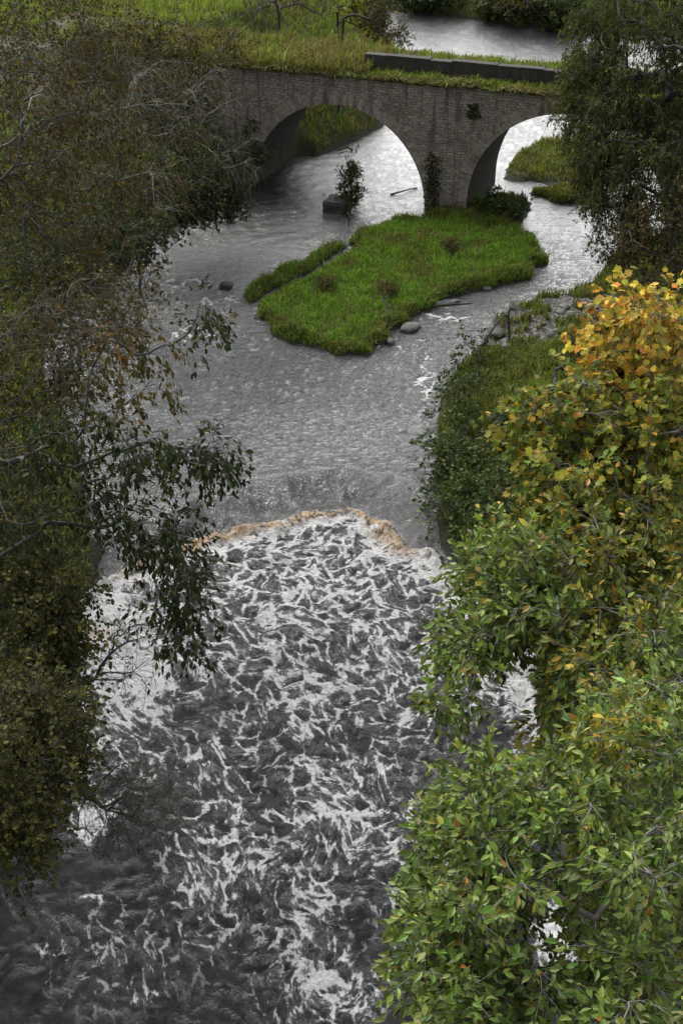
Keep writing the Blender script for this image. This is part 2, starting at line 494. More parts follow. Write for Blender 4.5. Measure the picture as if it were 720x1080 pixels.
def advect(u, v, freq, amp, steps, seed):
    """carry points through an eddying, divergence-free flow"""
    h_ = 0.02
    for k in range(steps):
        def psi(a, b_):
            a, b_ = rot(a, b_, 0.6)
            return perlin(a * freq, b_ * freq, seed)
        u, v = u + (psi(u, v + h_) - psi(u, v - h_)) / (2 * h_ * freq) * amp / steps, v - (psi(u + h_, v) - psi(u - h_, v)) / (2 * h_ * freq) * amp / steps
    return u, v


eddy = 0.35 + 0.65 * dn
su, sv_ = flow[:, 0], flow[:, 1]
su, sv_ = advect(su, sv_, 0.42, 0.26 * eddy, 3, 81)
su, sv_ = advect(su, sv_, 1.1, 0.08 * eddy, 3, 83)
su, sv_ = advect(su, sv_, 2.6, 0.03 * eddy, 3, 85)
su, sv_ = rot(su, sv_, 0.5)
swirl = np.stack([su, sv_, 0 * su], -1)
chopamp = 0.04 + 0.16 * dn * np.exp(-np.maximum(d - 1, 0) / 22)
wob = fbm(x * 0.5, y * 0.5, 2, 61) * 0.8
c1 = fbm(su * 0.75, sv_ * 0.75, 2, 21); c2 = fbm(x * 1.8 + wob, y * 2.2, 2, 25); c3 = 0.3 - np.abs(fbm(su * 4.5, sv_ * 4.5, 2, 28)) * 1.6
ridged = 0.45 - np.abs(c1) * 1.9
z = zb + chopamp * (ridged + 0.30 * c2) * (0.35 + 0.65 * sstep(-0.2, 1.5, d) + 0.35 * (d < -1))
up = sstep(-1.2, -2.2, d)
near = 1 - 0.55 * sstep(54, 62, y) - 0.45 * sstep(62, 70, y)
z = z + up * (0.035 * fbm(x * 1.0 + wob, y * 1.4, 3, 41) - near * 0.085 * np.abs(fbm(x * 1.5 + wob, y * 3.0, 3, 47)) + near * 0.038 * fbm(x * 3.4, y * 5.0, 3, 49)
              - (1 - near) * 0.050 * np.abs(fbm(x * 0.7 + wob * .5, y * 1.15, 3, 48)))
# streaks drawn out over the smooth tongue
tong = sstep(-2.4, -1.0, d) * sstep(0.1, -0.3, d)
z = z + tong * (0.035 * fbm(x * 2.6, d * 0.7, 3, 51) + 0.006 * fbm(x * 4, y * 6, 3, 53))
lump = fbm(x * 2.6, y * 2.6, 4, 71)
z = z + lip * (0.20 + 0.20 * lump + 0.22 * fbm(x * 1.1, y * 1.1, 2, 73)) * sstep(-9.0, -4.0, x + 3.0)
lf = splat(x, y, [(135, 680, 60, 90, 1.0, ZD), (100, 640, 40, 40, 0.9, ZD)])
z = z + lf * dn * 0.12 * (0.5 + lump)
leftmost = lip * (1 - sstep(-9.0, -4.0, x + 3.0)); z = z + leftmost * (0.10 + 0.2 * lump)
foam = np.zeros_like(x)
foam = np.maximum(foam, dn * splat(x, y, [
    (330, 610, 170, 80, 0.58, ZD), (340, 710, 110, 80, 0.58, ZD), (420, 680, 100, 110, 0.50, ZD), (365, 840, 75, 90, 0.54, ZD),
    (320, 950, 60, 80, 0.52, ZD), (340, 1040, 80, 50, 0.54, ZD), (430, 900, 80, 120, 0.36, ZD),
    (105, 650, 38, 60, 1.25, ZD), (150, 720, 40, 50, 1.05, ZD), (130, 690, 60, 80, 0.95, ZD), (215, 690, 50, 60, 0.55, ZD),
    (95, 868, 17, 20, 1.25, ZD), (112, 855, 12, 12, 1.2, ZD), (120, 800, 100, 70, 0.36, ZD), (205, 800, 14, 5, 1.0, ZD),
    (470, 600, 40, 28, 1.0, ZD), (515, 640, 26, 40, 1.15, ZD), (548, 710, 22, 70, 1.2, ZD), (568, 800, 22, 50, 1.0, ZD), (583, 990, 20, 40, 0.95, ZD), (500, 690, 50, 60, 0.66, ZD),
    (335, 1030, 34, 14, 0.9, ZD), (350, 860, 60, 16, 0.80, ZD), (235, 910, 80, 120, 0.42, ZD), (240, 800, 90, 70, 0.36, ZD), (130, 1000, 130, 100, 0.27, ZD), (150, 1050, 30, 12, .42, ZD), (200, 900, 14, 8, .5, ZD), (60, 1000, 30, 12, .38, ZD), (100, 950, 24, 8, .40, ZD)]))
foam = np.maximum(foam, lip * 1.05 + 0.0 * x)
foam = np.maximum(foam, 0.95 * np.exp(-((d - 0.5) / 0.75) ** 2) * dn)
upfoam = (1 - sstep(-1.6, -1.0, d)) * splat(x, y, [(448, 405, 16, 60, 0.44, 0), (405, 365, 50, 5, 0.36, 0), (460, 334, 60, 6, 0.5, 0), (60, 350, 18, 40, 0.8, 0), (236, 318, 34, 8, 0.42, 0), (205, 352, 40, 16, 0.40, 0), (180, 300, 50, 12, 0.36, 0)])
foam = np.maximum(foam, upfoam)
bwid = 0.27 + 0.20 * np.clip(fbm(x * 0.5, y * 0.5, 2, 77) + 0.25 * sstep(-2, -6, x), -.2, 1)
brown = np.clip(np.exp(-((d - 0.18) / bwid) ** 2) * 1.25, 0, 1) * (0.12 + 0.88 * sstep(-8.0, -6.0, x)) * sstep(3.4, 1.8, x)
brown = np.maximum(brown, splat(x, y, [(95, 668, 26, 7, 0.8, ZD), (440, 843, 12, 5, 0.9, ZD), (120, 606, 30, 8, 0.4, ZD)]))
speck_shade = (1 - dn) * (0.35 + 0.55 * up) * (1 - 0.8 * splat(x, y, [(190, 235, 110, 30, 1, 0), (290, 200, 60, 26, 1.2, 0), (240, 215, 60, 26, 1.1, 0), (560, 300, 50, 14, 1.1, 0), (110, 560, 60, 40, 1, 0)])) + 0.22 * dn * sstep(22, 36, y)  # splats paint shade and dark reflections by the left arch, banks and island
chop = up * (0.36 - 0.27 * sstep(54, 66, y)) + 0.30 * tong + dn * 0.75
crest = np.clip(ridged * 1.6, -1, 1)
w = mesh_np('water', np.stack([x, y, z], -1), grid_faces(len(wx), len(wy)), M_WATER, smooth=True,
            attrs={'foam': foam, 'brown': brown, 'speck_shade': speck_shade, 'chop': chop, 'crest': crest, 'calm': 1 - dn, 'flow': flow, 'swirl': swirl})
tag(w, kind='structure')
print('water verts', len(x))

# ------------------------------------------------------------------ bridge
bridge = empty('stone_bridge', tuple(B(10.5, 2.5, 0)), 'old grey stone road bridge with two round arches over the river', 'bridge')
ARCH = [(4.7, 4.7, 0.02), (16.5, 4.9, 0.62)]       # centre s, radius, springing height
S0, S1 = -14.0, 36.0


def soffit(s):
    for c, r, zs in ARCH:
        if abs(s - c) < r: return zs + math.sqrt(max(r * r - (s - c) ** 2, 0))
    return None


wall = MB()
cols = []
ss_ = list(np.arange(S0, -0.01, 1.0))
segs = [(S0, 0.0, None), (0.0, 9.4, ARCH[0]), (9.4, 11.6, None), (11.6, 21.4, ARCH[1]), (21.4, S1, None)]
for a, b_, arch in segs:
    if arch is None:
        sv = np.linspace(a, b_, max(2, int((b_ - a) / 1.0) + 1)); zv = [-1.6] * len(sv)
    else:
        th = np.linspace(math.pi, 0, 49)
        sv = arch[0] + arch[1] * np.cos(th); zv = arch[2] + arch[1] * np.sin(th)
    n = len(sv)
    for t, flip in ((0.0, False), (DEPTH, True)):
        V, U = [], []
        for s, zz in zip(sv, zv):
            for q in (zz, deck_z(s)): V.append(B(s, t, q)); U.append((s, q))
        F = [(2 * i, 2 * i + 2, 2 * i + 3, 2 * i + 1) for i in range(n - 1)]
        if flip: F = [f[::-1] for f in F]
        wall.add(V, F, U)
wall.build('masonry_wall', M_STONE, bridge)
# vaults with the side walls below the springing
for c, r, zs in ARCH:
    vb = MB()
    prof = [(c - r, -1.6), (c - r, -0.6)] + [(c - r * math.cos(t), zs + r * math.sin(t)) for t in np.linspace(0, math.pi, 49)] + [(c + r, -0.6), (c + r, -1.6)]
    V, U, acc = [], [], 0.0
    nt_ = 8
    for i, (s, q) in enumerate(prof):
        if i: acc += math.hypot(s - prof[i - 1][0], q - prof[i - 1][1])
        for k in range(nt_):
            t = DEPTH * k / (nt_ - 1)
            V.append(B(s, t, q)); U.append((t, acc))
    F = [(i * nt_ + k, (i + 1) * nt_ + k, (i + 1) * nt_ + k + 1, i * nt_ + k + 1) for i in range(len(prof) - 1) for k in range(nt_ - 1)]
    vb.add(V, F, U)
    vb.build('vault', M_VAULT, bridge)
    # voussoir ring: wedge stones standing a little proud, irregular
    rs = random.Random(int(c * 10))
    nv = 58
    for side_t, sg in ((0.0, -1), (DEPTH, 1)):
        rb = MB()
        for k in range(nv):
            a0 = math.pi * (k + 0.035) / nv; a1 = math.pi * (k + 0.965) / nv
            ro = r + 0.58 + rs.uniform(-0.06, 0.06); ri = r + 0.004; pr_ = 0.015 + rs.uniform(0, 0.02)
            V = []; U = []
            for tt in (side_t - sg * 0.25, side_t + sg * pr_):
                for aa, rr in ((a0, ri), (a1, ri), (a1, ro), (a0, ro)):
                    V.append(B(c - rr * math.cos(aa), tt, zs + rr * math.sin(aa))); U.append((aa * 3 + k * 7.3, rr + k * 3.1))
            rb.add(V, [(0, 1, 2, 3), (4, 7, 6, 5), (0, 4, 5, 1), (1, 5, 6, 2), (2, 6, 7, 3), (3, 7, 4, 0)], U)
        rb.build('arch_ring', M_RING, bridge)
dk = MB()
sv = np.linspace(S0, S1, 60)
V = []
for s in sv:
    for t in (0.0, 1.5, 3.5, 5.0): V.append(B(s, t, deck_z(s) + 0.16 * (1 if 0 < t < 5 else 0)))
dk.add(V, [(4 * i + k, 4 * i + 4 + k, 4 * i + 5 + k, 4 * i + 1 + k) for i in range(59) for k in range(3)])
dko = dk.build('deck', M_SOIL, bridge)


def block(mb, s0, s1, t0, t1, z0, z1, rs=None, bev=0.0):
    n = max(1, int((s1 - s0) / 1.1))
    for i in range(n):
        a = s0 + (s1 - s0) * i / n + 0.006; b_ = s0 + (s1 - s0) * (i + 1) / n - 0.006
        j = rs.uniform(-0.05, 0.015) if rs else 0; jt = rs.uniform(-0.03, 0.03) if rs else 0
        V, U = [], []
        for s in (a, b_):
            for t in (t0 + jt, t1 + jt):
                for q in (z0, z1 + j):
                    V.append(B(s, t, deck_z(s) + q)); U.append((s + t, q))
        mb.add(V, [(0, 1, 3, 2), (4, 6, 7, 5), (0, 4, 5, 1), (2, 3, 7, 6), (1, 5, 7, 3), (0, 2, 6, 4)], U)


rs = random.Random(5)
pm = MB(); block(pm, 5.7, 35.1, 1.0, 1.45, -0.1, 0.86, rs); par = pm.build('parapet', M_PARAPET, bridge)
pc = MB(); block(pc, 5.65, 35.15, 0.93, 1.52, 0.88, 0.99, rs); pc.build('coping', M_COPING, par)


# ------------------------------------------------------------------ vegetation tools
def frame(dirs, ups):
    d = dirs / np.maximum(np.linalg.norm(dirs, axis=1), 1e-9)[:, None]
    s = np.cross(d, ups); s /= np.maximum(np.linalg.norm(s, axis=1), 1e-9)[:, None]
    n = np.cross(s, d)
    return s, d, n


LEAVES = {
    # verts (across, along, lift), faces
    'ovate': (np.array([(0, 0, 0), (.18, .28, .06), (.215, .56, .06), (0, 1.0, -.10), (-.215, .56, .06), (-.18, .28, .06), (0, .45, -.02)]),
              [np.array([(0, 1, 6), (0, 6, 5), (6, 2, 3), (6, 3, 4), (1, 2, 6), (5, 6, 4)])]),
    'narrow': (np.array([(0, 0, 0), (.16, .40, .04), (0, 1.0, -.12), (-.16, .40, .04)]), [np.array([(0, 1, 2), (0, 2, 3)])]),
    'small': (np.array([(0, 0, 0), (.33, .5, .08), (0, 1.0, -.06), (-.33, .5, .08)]), [np.array([(0, 1, 2), (0, 2, 3)])]),
    'maple': (np.array([(0, .08, 0), (.30, .0, .03), (.34, .20, .05), (.58, .38, .02), (.38, .50, .05), (.40, .76, .02), (.20, .72, .04), (0, 1.0, -.10),
                        (-.20, .72, .04), (-.40, .76, .02), (-.38, .50, .05), (-.58, .38, .02), (-.34, .20, .05), (-.30, .0, .03), (0, .42, -.03)]),
              [np.array([(14, i, i + 1) for i in range(0, 13)] + [(14, 13, 0)])]),
}


def leaf_mesh(kind, pos, dirs, ups, size, cols):
    T, F = LEAVES[kind]
    s, d, n = frame(dirs, ups)
    curl = RNG.uniform(0.3, 2.2, len(pos))
    V = pos[:, None, :] + size[:, None, None] * (T[None, :, 0, None] * s[:, None, :] + T[None, :, 1, None] * d[:, None, :] + (T[None, :, 2] * curl[:, None])[..., None] * n[:, None, :])
    nv = len(T); off = (np.arange(len(pos)) * nv)[:, None, None]
    Fs = [(f[None] + off).reshape(-1, f.shape[1]) for f in F]
    return V.reshape(-1, 3), Fs, np.repeat(cols, nv, axis=0)


def tubes(a, b, ra, rb, k=5):
    """one prism per segment a->b"""
    d = b - a
    ref = np.where((np.abs(d[:, 2]) > 0.9 * np.linalg.norm(d, axis=1))[:, None], np.array([[1.0, 0, 0]]), np.array([[0, 0, 1.0]]))
    s, dd, n = frame(d, ref)
    an = np.arange(k) * 2 * math.pi / k
    ring = np.cos(an)[None, :, None] * s[:, None, :] + np.sin(an)[None, :, None] * n[:, None, :]
    over = dd * (ra * 0.3)[:, None]
    V = np.concatenate([(a - over)[:, None] + ring * ra[:, None, None], (b)[:, None] + ring * rb[:, None, None]], 1)
    j = np.arange(k); jn = (j + 1) % k
    f = np.stack([j, jn, jn + k, j + k], -1)
    F = (f[None] + (np.arange(len(a)) * 2 * k)[:, None, None]).reshape(-1, 4)
    return V.reshape(-1, 3), F


def pick_cols(pal, n, rng, var=0.22):
    c = np.array([p[:3] for p in pal]); wts = np.array([p[3] for p in pal]); wts = wts / wts.sum()
    q = c[rng.choice(len(c), n, p=wts)]
    q = q * (1 + var * rng.normal(size=(n, 1))) * (1 + 0.08 * rng.normal(size=(n, 3)))
    return np.clip(q, 0.004, 0.9)


def unit(v): return v / np.maximum(np.linalg.norm(v, axis=-1, keepdims=True), 1e-9)


def tree(name, label, cat, base, trunk, blobs, ntips, pals, leaf='ovate', lsize=0.11, ntw=4, twlen=0.6, lpt=7, droop=0.25, seed=1,
         r0=0.006, twr=0.004, group=None, bark=None, lmat=None, pathw=0.15, upn=0.9, rmax=0.35, clump=0.0, reach=0.35, sag=0.0, bare=0.0, holes=()):
    """blobs: (px, py, dist, rx_px, ry_px, rdepth_m, weight, palette index)"""
    rng = np.random.default_rng(seed)
    base = np.array(base, float)
    base[2] = float(ground_h(np.array([base[0]]), np.array([base[1]]))[0]) - 0.15 if len(base) < 4 else base[2]
    pts = [base[:3]] + [np.array(p, float) for p in trunk]
    nodes, par = [], []
    for i in range(len(pts) - 1):
        L = np.linalg.norm(pts[i + 1] - pts[i]); k = max(2, int(L / 0.6))
        for j in range(k):
            nodes.append(pts[i] + (pts[i + 1] - pts[i]) * j / k + rng.normal(size=3) * 0.03 * (1 if nodes else 0)); par.append(len(nodes) - 2)
    nodes.append(pts[-1]); par.append(len(nodes) - 2)
    ntrunk = len(nodes)
    bw = np.array([b_[6] for b_ in blobs]); bi = rng.choice(len(blobs), ntips, p=bw / bw.sum())
    tips = []
    for i in bi:
        px, py, ds, rx, ry, rd = blobs[i][:6]
        v = unit(rng.normal(size=3)) * rng.uniform(0.12, 1) ** (1 / 2.6)
        tips.append(Q(px, py, ds) + RIGHT * v[0] * rx * ds / FPX + UP * v[1] * ry * ds / FPX + FWD * v[2] * rd)
    tips = np.array(tips)
    if holes:
        e = tips - EYE; ww = e @ FWD; u_, v_ = 360 + FPX * (e @ RIGHT) / ww, 540 - FPX * (e @ UP) / ww
        ok = np.ones(len(tips), bool)
        for hx, hy, hrx, hry in holes: ok &= ((u_ - hx) / hrx) ** 2 + ((v_ - hy) / hry) ** 2 > 1
        tips, bi = tips[ok], bi[ok]
    tips[:, 2] = np.maximum(tips[:, 2], ground_h(tips[:, 0], tips[:, 1]) + 0.15)
    order = np.argsort(np.min(np.linalg.norm(tips[:, None] - np.array(nodes)[None], axis=2), axis=1))
    plen = [0.0] * ntrunk
    NP = np.zeros((ntips * 14 + ntrunk + 50, 3)); NP[:ntrunk] = nodes; cnt = ntrunk
    PL = np.zeros(len(NP)); PL[:ntrunk] = np.linspace(0, 0.3, ntrunk)
    tipnode, tipdir, tipblob, chains = [], [], [], []
    lo = int(ntrunk * reach)
    for ti in order:
        p = tips[ti]
        cand = NP[lo:cnt]
        dd = np.linalg.norm(cand - p, axis=1) + pathw * PL[lo:cnt] + 0.6 * np.maximum(cand[:, 2] - p[2], 0)
        q = lo + int(np.argmin(dd))
        L = np.linalg.norm(p - NP[q])
        k = int(np.clip(L / 0.45, 2, 11))
        a = NP[q]
        pd = unit(a - NP[par[q]]) if par[q] >= 0 else np.array([0, 0, 1.0])
        c = a + (pd * 0.5 + unit(p - a) * 0.5 + np.array([0, 0, 0.25])) * L * 0.45
        prev = q
        for j in range(1, k + 1):
            t = j / k
            w_ = (1 - t) ** 2 * a + 2 * t * (1 - t) * c + t * t * p
            w_ = w_ - np.array([0, 0, sag * L * t * t])
            if j < k: w_ = w_ + rng.normal(size=3) * L * 0.03
            if cnt >= len(NP): break
            NP[cnt] = w_; par.append(prev); PL[cnt] = PL[prev] + L / k
            prev = cnt; cnt += 1
        chains.append(prev); tipdir.append(unit(NP[prev] - NP[par[prev]])); tipblob.append(bi[ti])
    NP = NP[:cnt]; par = np.array(par)
    load = np.zeros(cnt)
    for q in chains: load[q] += 1
    for i in range(cnt - 1, 0, -1):
        if par[i] >= 0: load[par[i]] += load[i]
    rad = np.minimum(r0 * np.maximum(load, 0.7) ** 0.5, rmax)
    tr = np.arange(1, cnt); tr = tr[par[tr] >= 0]
    # rad at trunk thicker toward base
    A, Bq, RA, RB = NP[par[tr]], NP[tr], np.minimum(rad[par[tr]], rad[tr] * 1.35), rad[tr]
    ontrunk = tr < ntrunk
    RA = np.where(ontrunk, rad[par[tr]], RA)
    # twigs
    ends = np.array(chains); tipdir = np.array(tipdir); tipblob = np.array(tipblob)
    src = np.repeat(np.arange(len(ends)), ntw)
    start = NP[ends][src].copy()
    # some twigs start a node or two back
    back = rng.integers(0, 3, len(src)); idx = ends[src].copy()
    for b_ in range(2):
        mk = back > b_; idx[mk] = np.maximum(par[idx[mk]], 0)
    start = NP[idx]
    tdir = unit(tipdir[src] * 0.6 + unit(rng.normal(size=(len(src), 3))) * 0.95 + np.array([0, 0, 0.15 - droop * 0.8]))
    tl = twlen * rng.uniform(0.5, 1.25, len(src))
    mid = start + tdir * (tl * 0.5)[:, None]
    end = start + unit(tdir + np.array([0, 0, -droop])) * tl[:, None] - np.array([0, 0, 1]) * (droop * tl * 0.35)[:, None]
    TA = np.concatenate([start, mid]); TB = np.concatenate([mid, end])
    tv = twr * np.ones(len(TA))
    root = empty(name, tuple(base[:3]), label, cat, group)
    v1, f1 = tubes(A, Bq, RA, RB, 6)
    v2, f2 = tubes(TA, TB, tv, tv * np.where(np.arange(len(TA)) < len(start), 0.8, 0.45), 3)
    mesh_np('trunk' if cat == 'tree' else 'branches', np.concatenate([v1, v2]), [np.concatenate([f1, f2 + len(v1)])], bark or M_BARK, root, smooth=True)
    # leaves
    keep = rng.random(len(src)) >= bare
    ks = np.nonzero(keep)[0]
    li = np.repeat(ks, lpt)
    t = rng.uniform(0.15, 1.0, len(li)) ** 0.7
    a, m_, e = start[li], mid[li], end[li]
    pos = ((1 - t) ** 2)[:, None] * a + (2 * t * (1 - t))[:, None] * m_ + (t ** 2)[:, None] * e
    pos = pos + rng.normal(size=pos.shape) * lsize * (0.25 + clump)
    ld = unit(unit(e - a) * 0.75 + unit(rng.normal(size=pos.shape)) * 0.7 + np.array([0, 0, -droop]))
    un = unit(np.array([0, 0, upn]) + rng.normal(size=pos.shape) * 0.42 + np.array([0, -0.12, 0]))
    sz = lsize * rng.uniform(0.65, 1.2, len(li))
    cols = np.zeros((len(li), 3))
    pid = np.array([b_[7] for b_ in blobs])[tipblob[src[li]]]
    for k in set(pid.tolist()):
        mk = pid == k; cols[mk] = pick_cols(pals[k], mk.sum(), rng)
    tone = 1 + 0.16 * rng.normal(size=len(ends))
    cols = np.clip(cols * tone[src[li]][:, None], 0.004, 0.9)
    if len(li):
        V, F, C = leaf_mesh(leaf, pos, ld, un, sz, cols)
        mesh_np('crown', V, F, lmat or M_LEAF, root, cols=C)
    print(name, 'leaves', len(li), 'segs', len(A) + len(TA))
    return root


# palettes (r, g, b, weight)
G_FRESH = [(.130, .190, .036, 4), (.090, .138, .027, 4), (.205, .250, .06, 2.5), (.055, .080, .020, 2), (.20, .17, .03, .25), (.25, .10, .02, .06)]
G_YELLOW = [(.21, .205, .034, 4), (.125, .165, .030, 4.5), (.34, .27, .038, 1.6), (.07, .10, .022, 2), (.38, .22, .03, .5)]
G_GOLD = [(.52, .38, .06, 4), (.44, .27, .045, 2.2), (.34, .30, .05, 3), (.48, .20, .04, 1.2), (.15, .14, .028, 1.5)]
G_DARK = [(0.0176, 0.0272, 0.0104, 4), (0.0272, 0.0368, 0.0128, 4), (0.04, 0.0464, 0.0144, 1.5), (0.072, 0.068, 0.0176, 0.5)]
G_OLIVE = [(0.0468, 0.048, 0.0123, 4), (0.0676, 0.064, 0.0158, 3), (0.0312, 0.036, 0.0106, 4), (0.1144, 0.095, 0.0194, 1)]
G_BROWN = [(0.0626, 0.046, 0.015, 4), (0.0454, 0.04, 0.0123, 4), (0.1026, 0.07, 0.0176, 1.5), (0.1296, 0.055, 0.0158, 0.5), (0.0432, 0.046, 0.0123, 4)]
G_WILLOW = [(0.0576, 0.0725, 0.022, 4), (0.0384, 0.0525, 0.0176, 4), (0.09, 0.1, 0.0286, 2), (0.132, 0.1313, 0.033, 0.6)]
G_MID = [(.040, .065, .020, 4), (.060, .085, .024, 3), (.028, .046, .016, 3), (.10, .10, .03, .8)]
G_SHORE = [(.055, .085, .026, 4), (.08, .115, .032, 3), (.035, .055, .018, 3), (.12, .125, .04, .8)]
G_BRIGHT = [(.07, .12, .02, 4), (.11, .15, .03, 3), (.05, .09, .02, 2)]

# ------------------------------------------------------------------ right side
tree('broadleaf_tree', 'large green broadleaf tree filling the lower right, nearest above the rapids', 'tree', (7.6, 11.5, 0),
     [(7.2, 11.3, 6), (6.0, 10.8, 11), Q(840, 930, 12.2)],
     [(600, 900, 11.0, 130, 110, 1.6, 5, 0), (520, 970, 10.8, 90, 80, 1.2, 3, 0), (480, 930, 10.8, 50, 60, 0.9, 1.4, 0), (462, 1020, 10.6, 42, 55, 0.8, 1.3, 0),
      (640, 1040, 10.6, 120, 70, 1.4, 4, 0), (690, 800, 11.6, 70, 120, 1.5, 2.4, 0), (640, 770, 11.6, 40, 40, 1.2, .8, 1), (560, 820, 11.6, 70, 60, 1.2, 2.0, 0), (500, 850, 11.4, 50, 45, .9, 1.3, 0), (480, 1060, 10.4, 60, 40, .8, 1.2, 0), (860, 880, 12.2, 150, 190, 1.8, 4, 0), (800, 1100, 11.4, 160, 90, 1.6, 2, 0)],
     450, [G_FRESH, G_YELLOW], 'ovate', 0.092, 6, 0.34, 9, 0.12, seed=11, holes=((580, 985, 34, 42), (545, 740, 50, 60), (466, 790, 34, 34), (418, 890, 24, 34), (560, 905, 20, 20), (470, 905, 16, 16), (500, 1000, 18, 16), (640, 960, 16, 14)), r0=0.0038, twr=0.0028, rmax=.10, lmat=M_LEAF_GLOSS, bark=M_BARK_G)
tree('broadleaf_tree', 'yellow-green broadleaf tree above the right bank, between maple and lowest tree', 'tree', (8.6, 16.5, 0),
     [(8.2, 16.2, 5.5), Q(800, 720, 16.2), Q(770, 630, 16.2)],
     [(600, 680, 15.2, 110, 80, 1.6, 4, 0), (522, 640, 15, 40, 46, 1.0, 1.5, 0), (540, 590, 15.5, 50, 42, 1.0, 1.4, 0), (500, 685, 14.6, 34, 26, .8, .9, 0), (640, 600, 15.8, 90, 70, 1.4, 3, 1),
      (680, 740, 15, 70, 80, 1.5, 2.5, 0), (620, 690, 14.6, 60, 50, 1.2, 1.6, 1), (468, 748, 14.2, 34, 18, .6, .5, 0), (590, 560, 16, 70, 50, 1.2, 1.6, 1), (600, 770, 14.8, 60, 50, 1.2, 1.2, 1), (850, 650, 16.4, 120, 130, 1.8, 4, 0)],
     440, [G_FRESH, G_YELLOW], 'ovate', 0.112, 6, 0.40, 9, 0.15, seed=12, holes=((545, 735, 44, 60), (450, 690, 26, 40), (510, 770, 40, 26)), r0=0.005, twr=0.0032, lmat=M_LEAF_GLOSS, bark=M_BARK_G)
tree('maple_tree', 'maple turning gold and orange at its top beside the right bank', 'tree', (9.2, 20.5, 0),
     [(8.8, 20.2, 6), Q(790, 560, 18.4), Q(770, 430, 18.4)],
     [(675, 352, 17.2, 45, 40, 1.0, 2.2, 0), (690, 430, 17.3, 50, 70, 1.2, 3, 1), (650, 460, 17.0, 40, 55, 1.0, 1.7, 2), (600, 440, 17.0, 55, 40, 1.0, 1.8, 2), (590, 500, 16.8, 40, 40, 1.0, 1.4, 2),
      (660, 540, 17.0, 70, 60, 1.3, 3, 2), (645, 330, 17.2, 20, 20, .5, .6, 0), (570, 450, 17.2, 30, 24, .8, .6, 2), (800, 430, 18.5, 90, 110, 1.5, 2.6, 1)],
     310, [G_GOLD, [(.38, .30, .045, 3), (.25, .245, .038, 4), (.15, .19, .032, 4), (.46, .24, .035, .8)], G_YELLOW], 'maple', 0.098, 6, 0.5, 8, 0.3, seed=13, r0=0.005, twr=0.0035, bark=M_BARK_G)
tree('shrub', 'dense green shrub at the water edge just above the right end of the weir', 'shrub', (5.6, 43.5, 0), [(5.5, 43.3, 1.2), (5.4, 43.1, 2.2)],
     [(480, 484, 49, 30, 40, 1.2, 2.4, 0), (480, 430, 51, 22, 40, 1.0, 1.0, 1), (480, 530, 47, 34, 34, 1.1, 1.8, 0), (515, 520, 47, 32, 30, 1.2, 1.2, 0)],
     120, [G_SHORE, G_MID], 'small', 0.17, 5, 0.8, 8, 0.1, seed=14, r0=0.006, twr=0.006)
tree('sapling', 'slim pale-leaved sapling above the gravel bar on the right bank', 'shrub', (6.8, 52.5, 0), [(6.7, 52.3, 1.5), (6.6, 52.2, 3.2)],
     [(498, 380, 56, 26, 40, .8, 2, 0), (490, 420, 54, 30, 30, .9, 2, 0)], 60, [G_MID], 'small', 0.17, 3, 0.5, 6, 0.15, seed=15, r0=0.006, twr=0.006, bare=0.1)
for k, (bx, by, blobs, pal, lab) in enumerate([
        (8.3, 47.5, [(560, 455, 50, 50, 26, 1.4, 2, 0)], G_MID, 'rounded green shrub behind the maple on the right bank'),
        (10.5, 51, [(640, 375, 55, 50, 40, 2, 2, 0)], G_OLIVE, 'olive shrub behind the orange maple top'),
        (7.6, 40, [(590, 500, 44, 70, 50, 2, 2, 0), (540, 560, 42, 60, 50, 1.5, 1.5, 0)], G_MID, 'leafy green shrub under the maple crown'),
        (9.0, 35, [(630, 620, 39, 85, 70, 2.5, 2, 0)], G_BRIGHT, 'bright green shrub glimpsed through the yellow-green tree'),
        (9.5, 29, [(670, 720, 34, 80, 80, 2.5, 2, 0)], G_MID, 'dim green shrub low on the right bank beside the foam'),
        (10.0, 22.5, [(670, 880, 29, 90, 110, 2.5, 2, 0), (680, 1010, 27, 70, 90, 2.5, 2, 0)], G_OLIVE, 'dark shrub beneath the lowest green tree')]):
    tree('shrub', lab, 'shrub', (bx, by, 0), [(bx - .1, by - .2, float(ground_h(np.array([bx]), np.array([by]))[0]) + 1.0)], blobs, 120, [pal], 'small', 0.17, 4, 0.55, 9, 0.1, seed=30 + k, r0=0.006, twr=0.006, group='shrubs on the right bank')
tree('bankside_tree', 'tall drooping olive-leaved tree at the right end of the bridge', 'tree', (15.0, 55.5, 0),
     [(14.6, 55.6, 5), (14.2, 55.8, 10), (14.0, 56, 14.5)],
     [(680, 60, 58, 80, 90, 3.0, 5, 0), (640, 110, 58, 50, 70, 2.2, 3, 0), (690, 180, 57, 60, 70, 2.6, 3, 0), (625, 40, 60, 34, 50, 1.8, 1.8, 1), (645, 180, 57, 36, 55, 1.8, 2.8, 0),
      (610, 110, 59, 22, 50, 1.3, 1.0, 1), (740, 100, 57, 60, 120, 3, 3, 0), (620, 150, 58, 26, 40, 1.3, 1.0, 0), (660, -20, 60, 80, 50, 3, 2, 0), (810, 60, 58, 60, 110, 3, 3, 0), (790, 170, 57, 50, 60, 2.5, 1.5, 0)],
     860, [G_WILLOW, [(.07, .08, .025, 3), (.11, .105, .03, 2), (.05, .06, .02, 3)]], 'narrow', 0.17, 5, 0.9, 20, 0.5, seed=16, r0=0.012, twr=0.006)
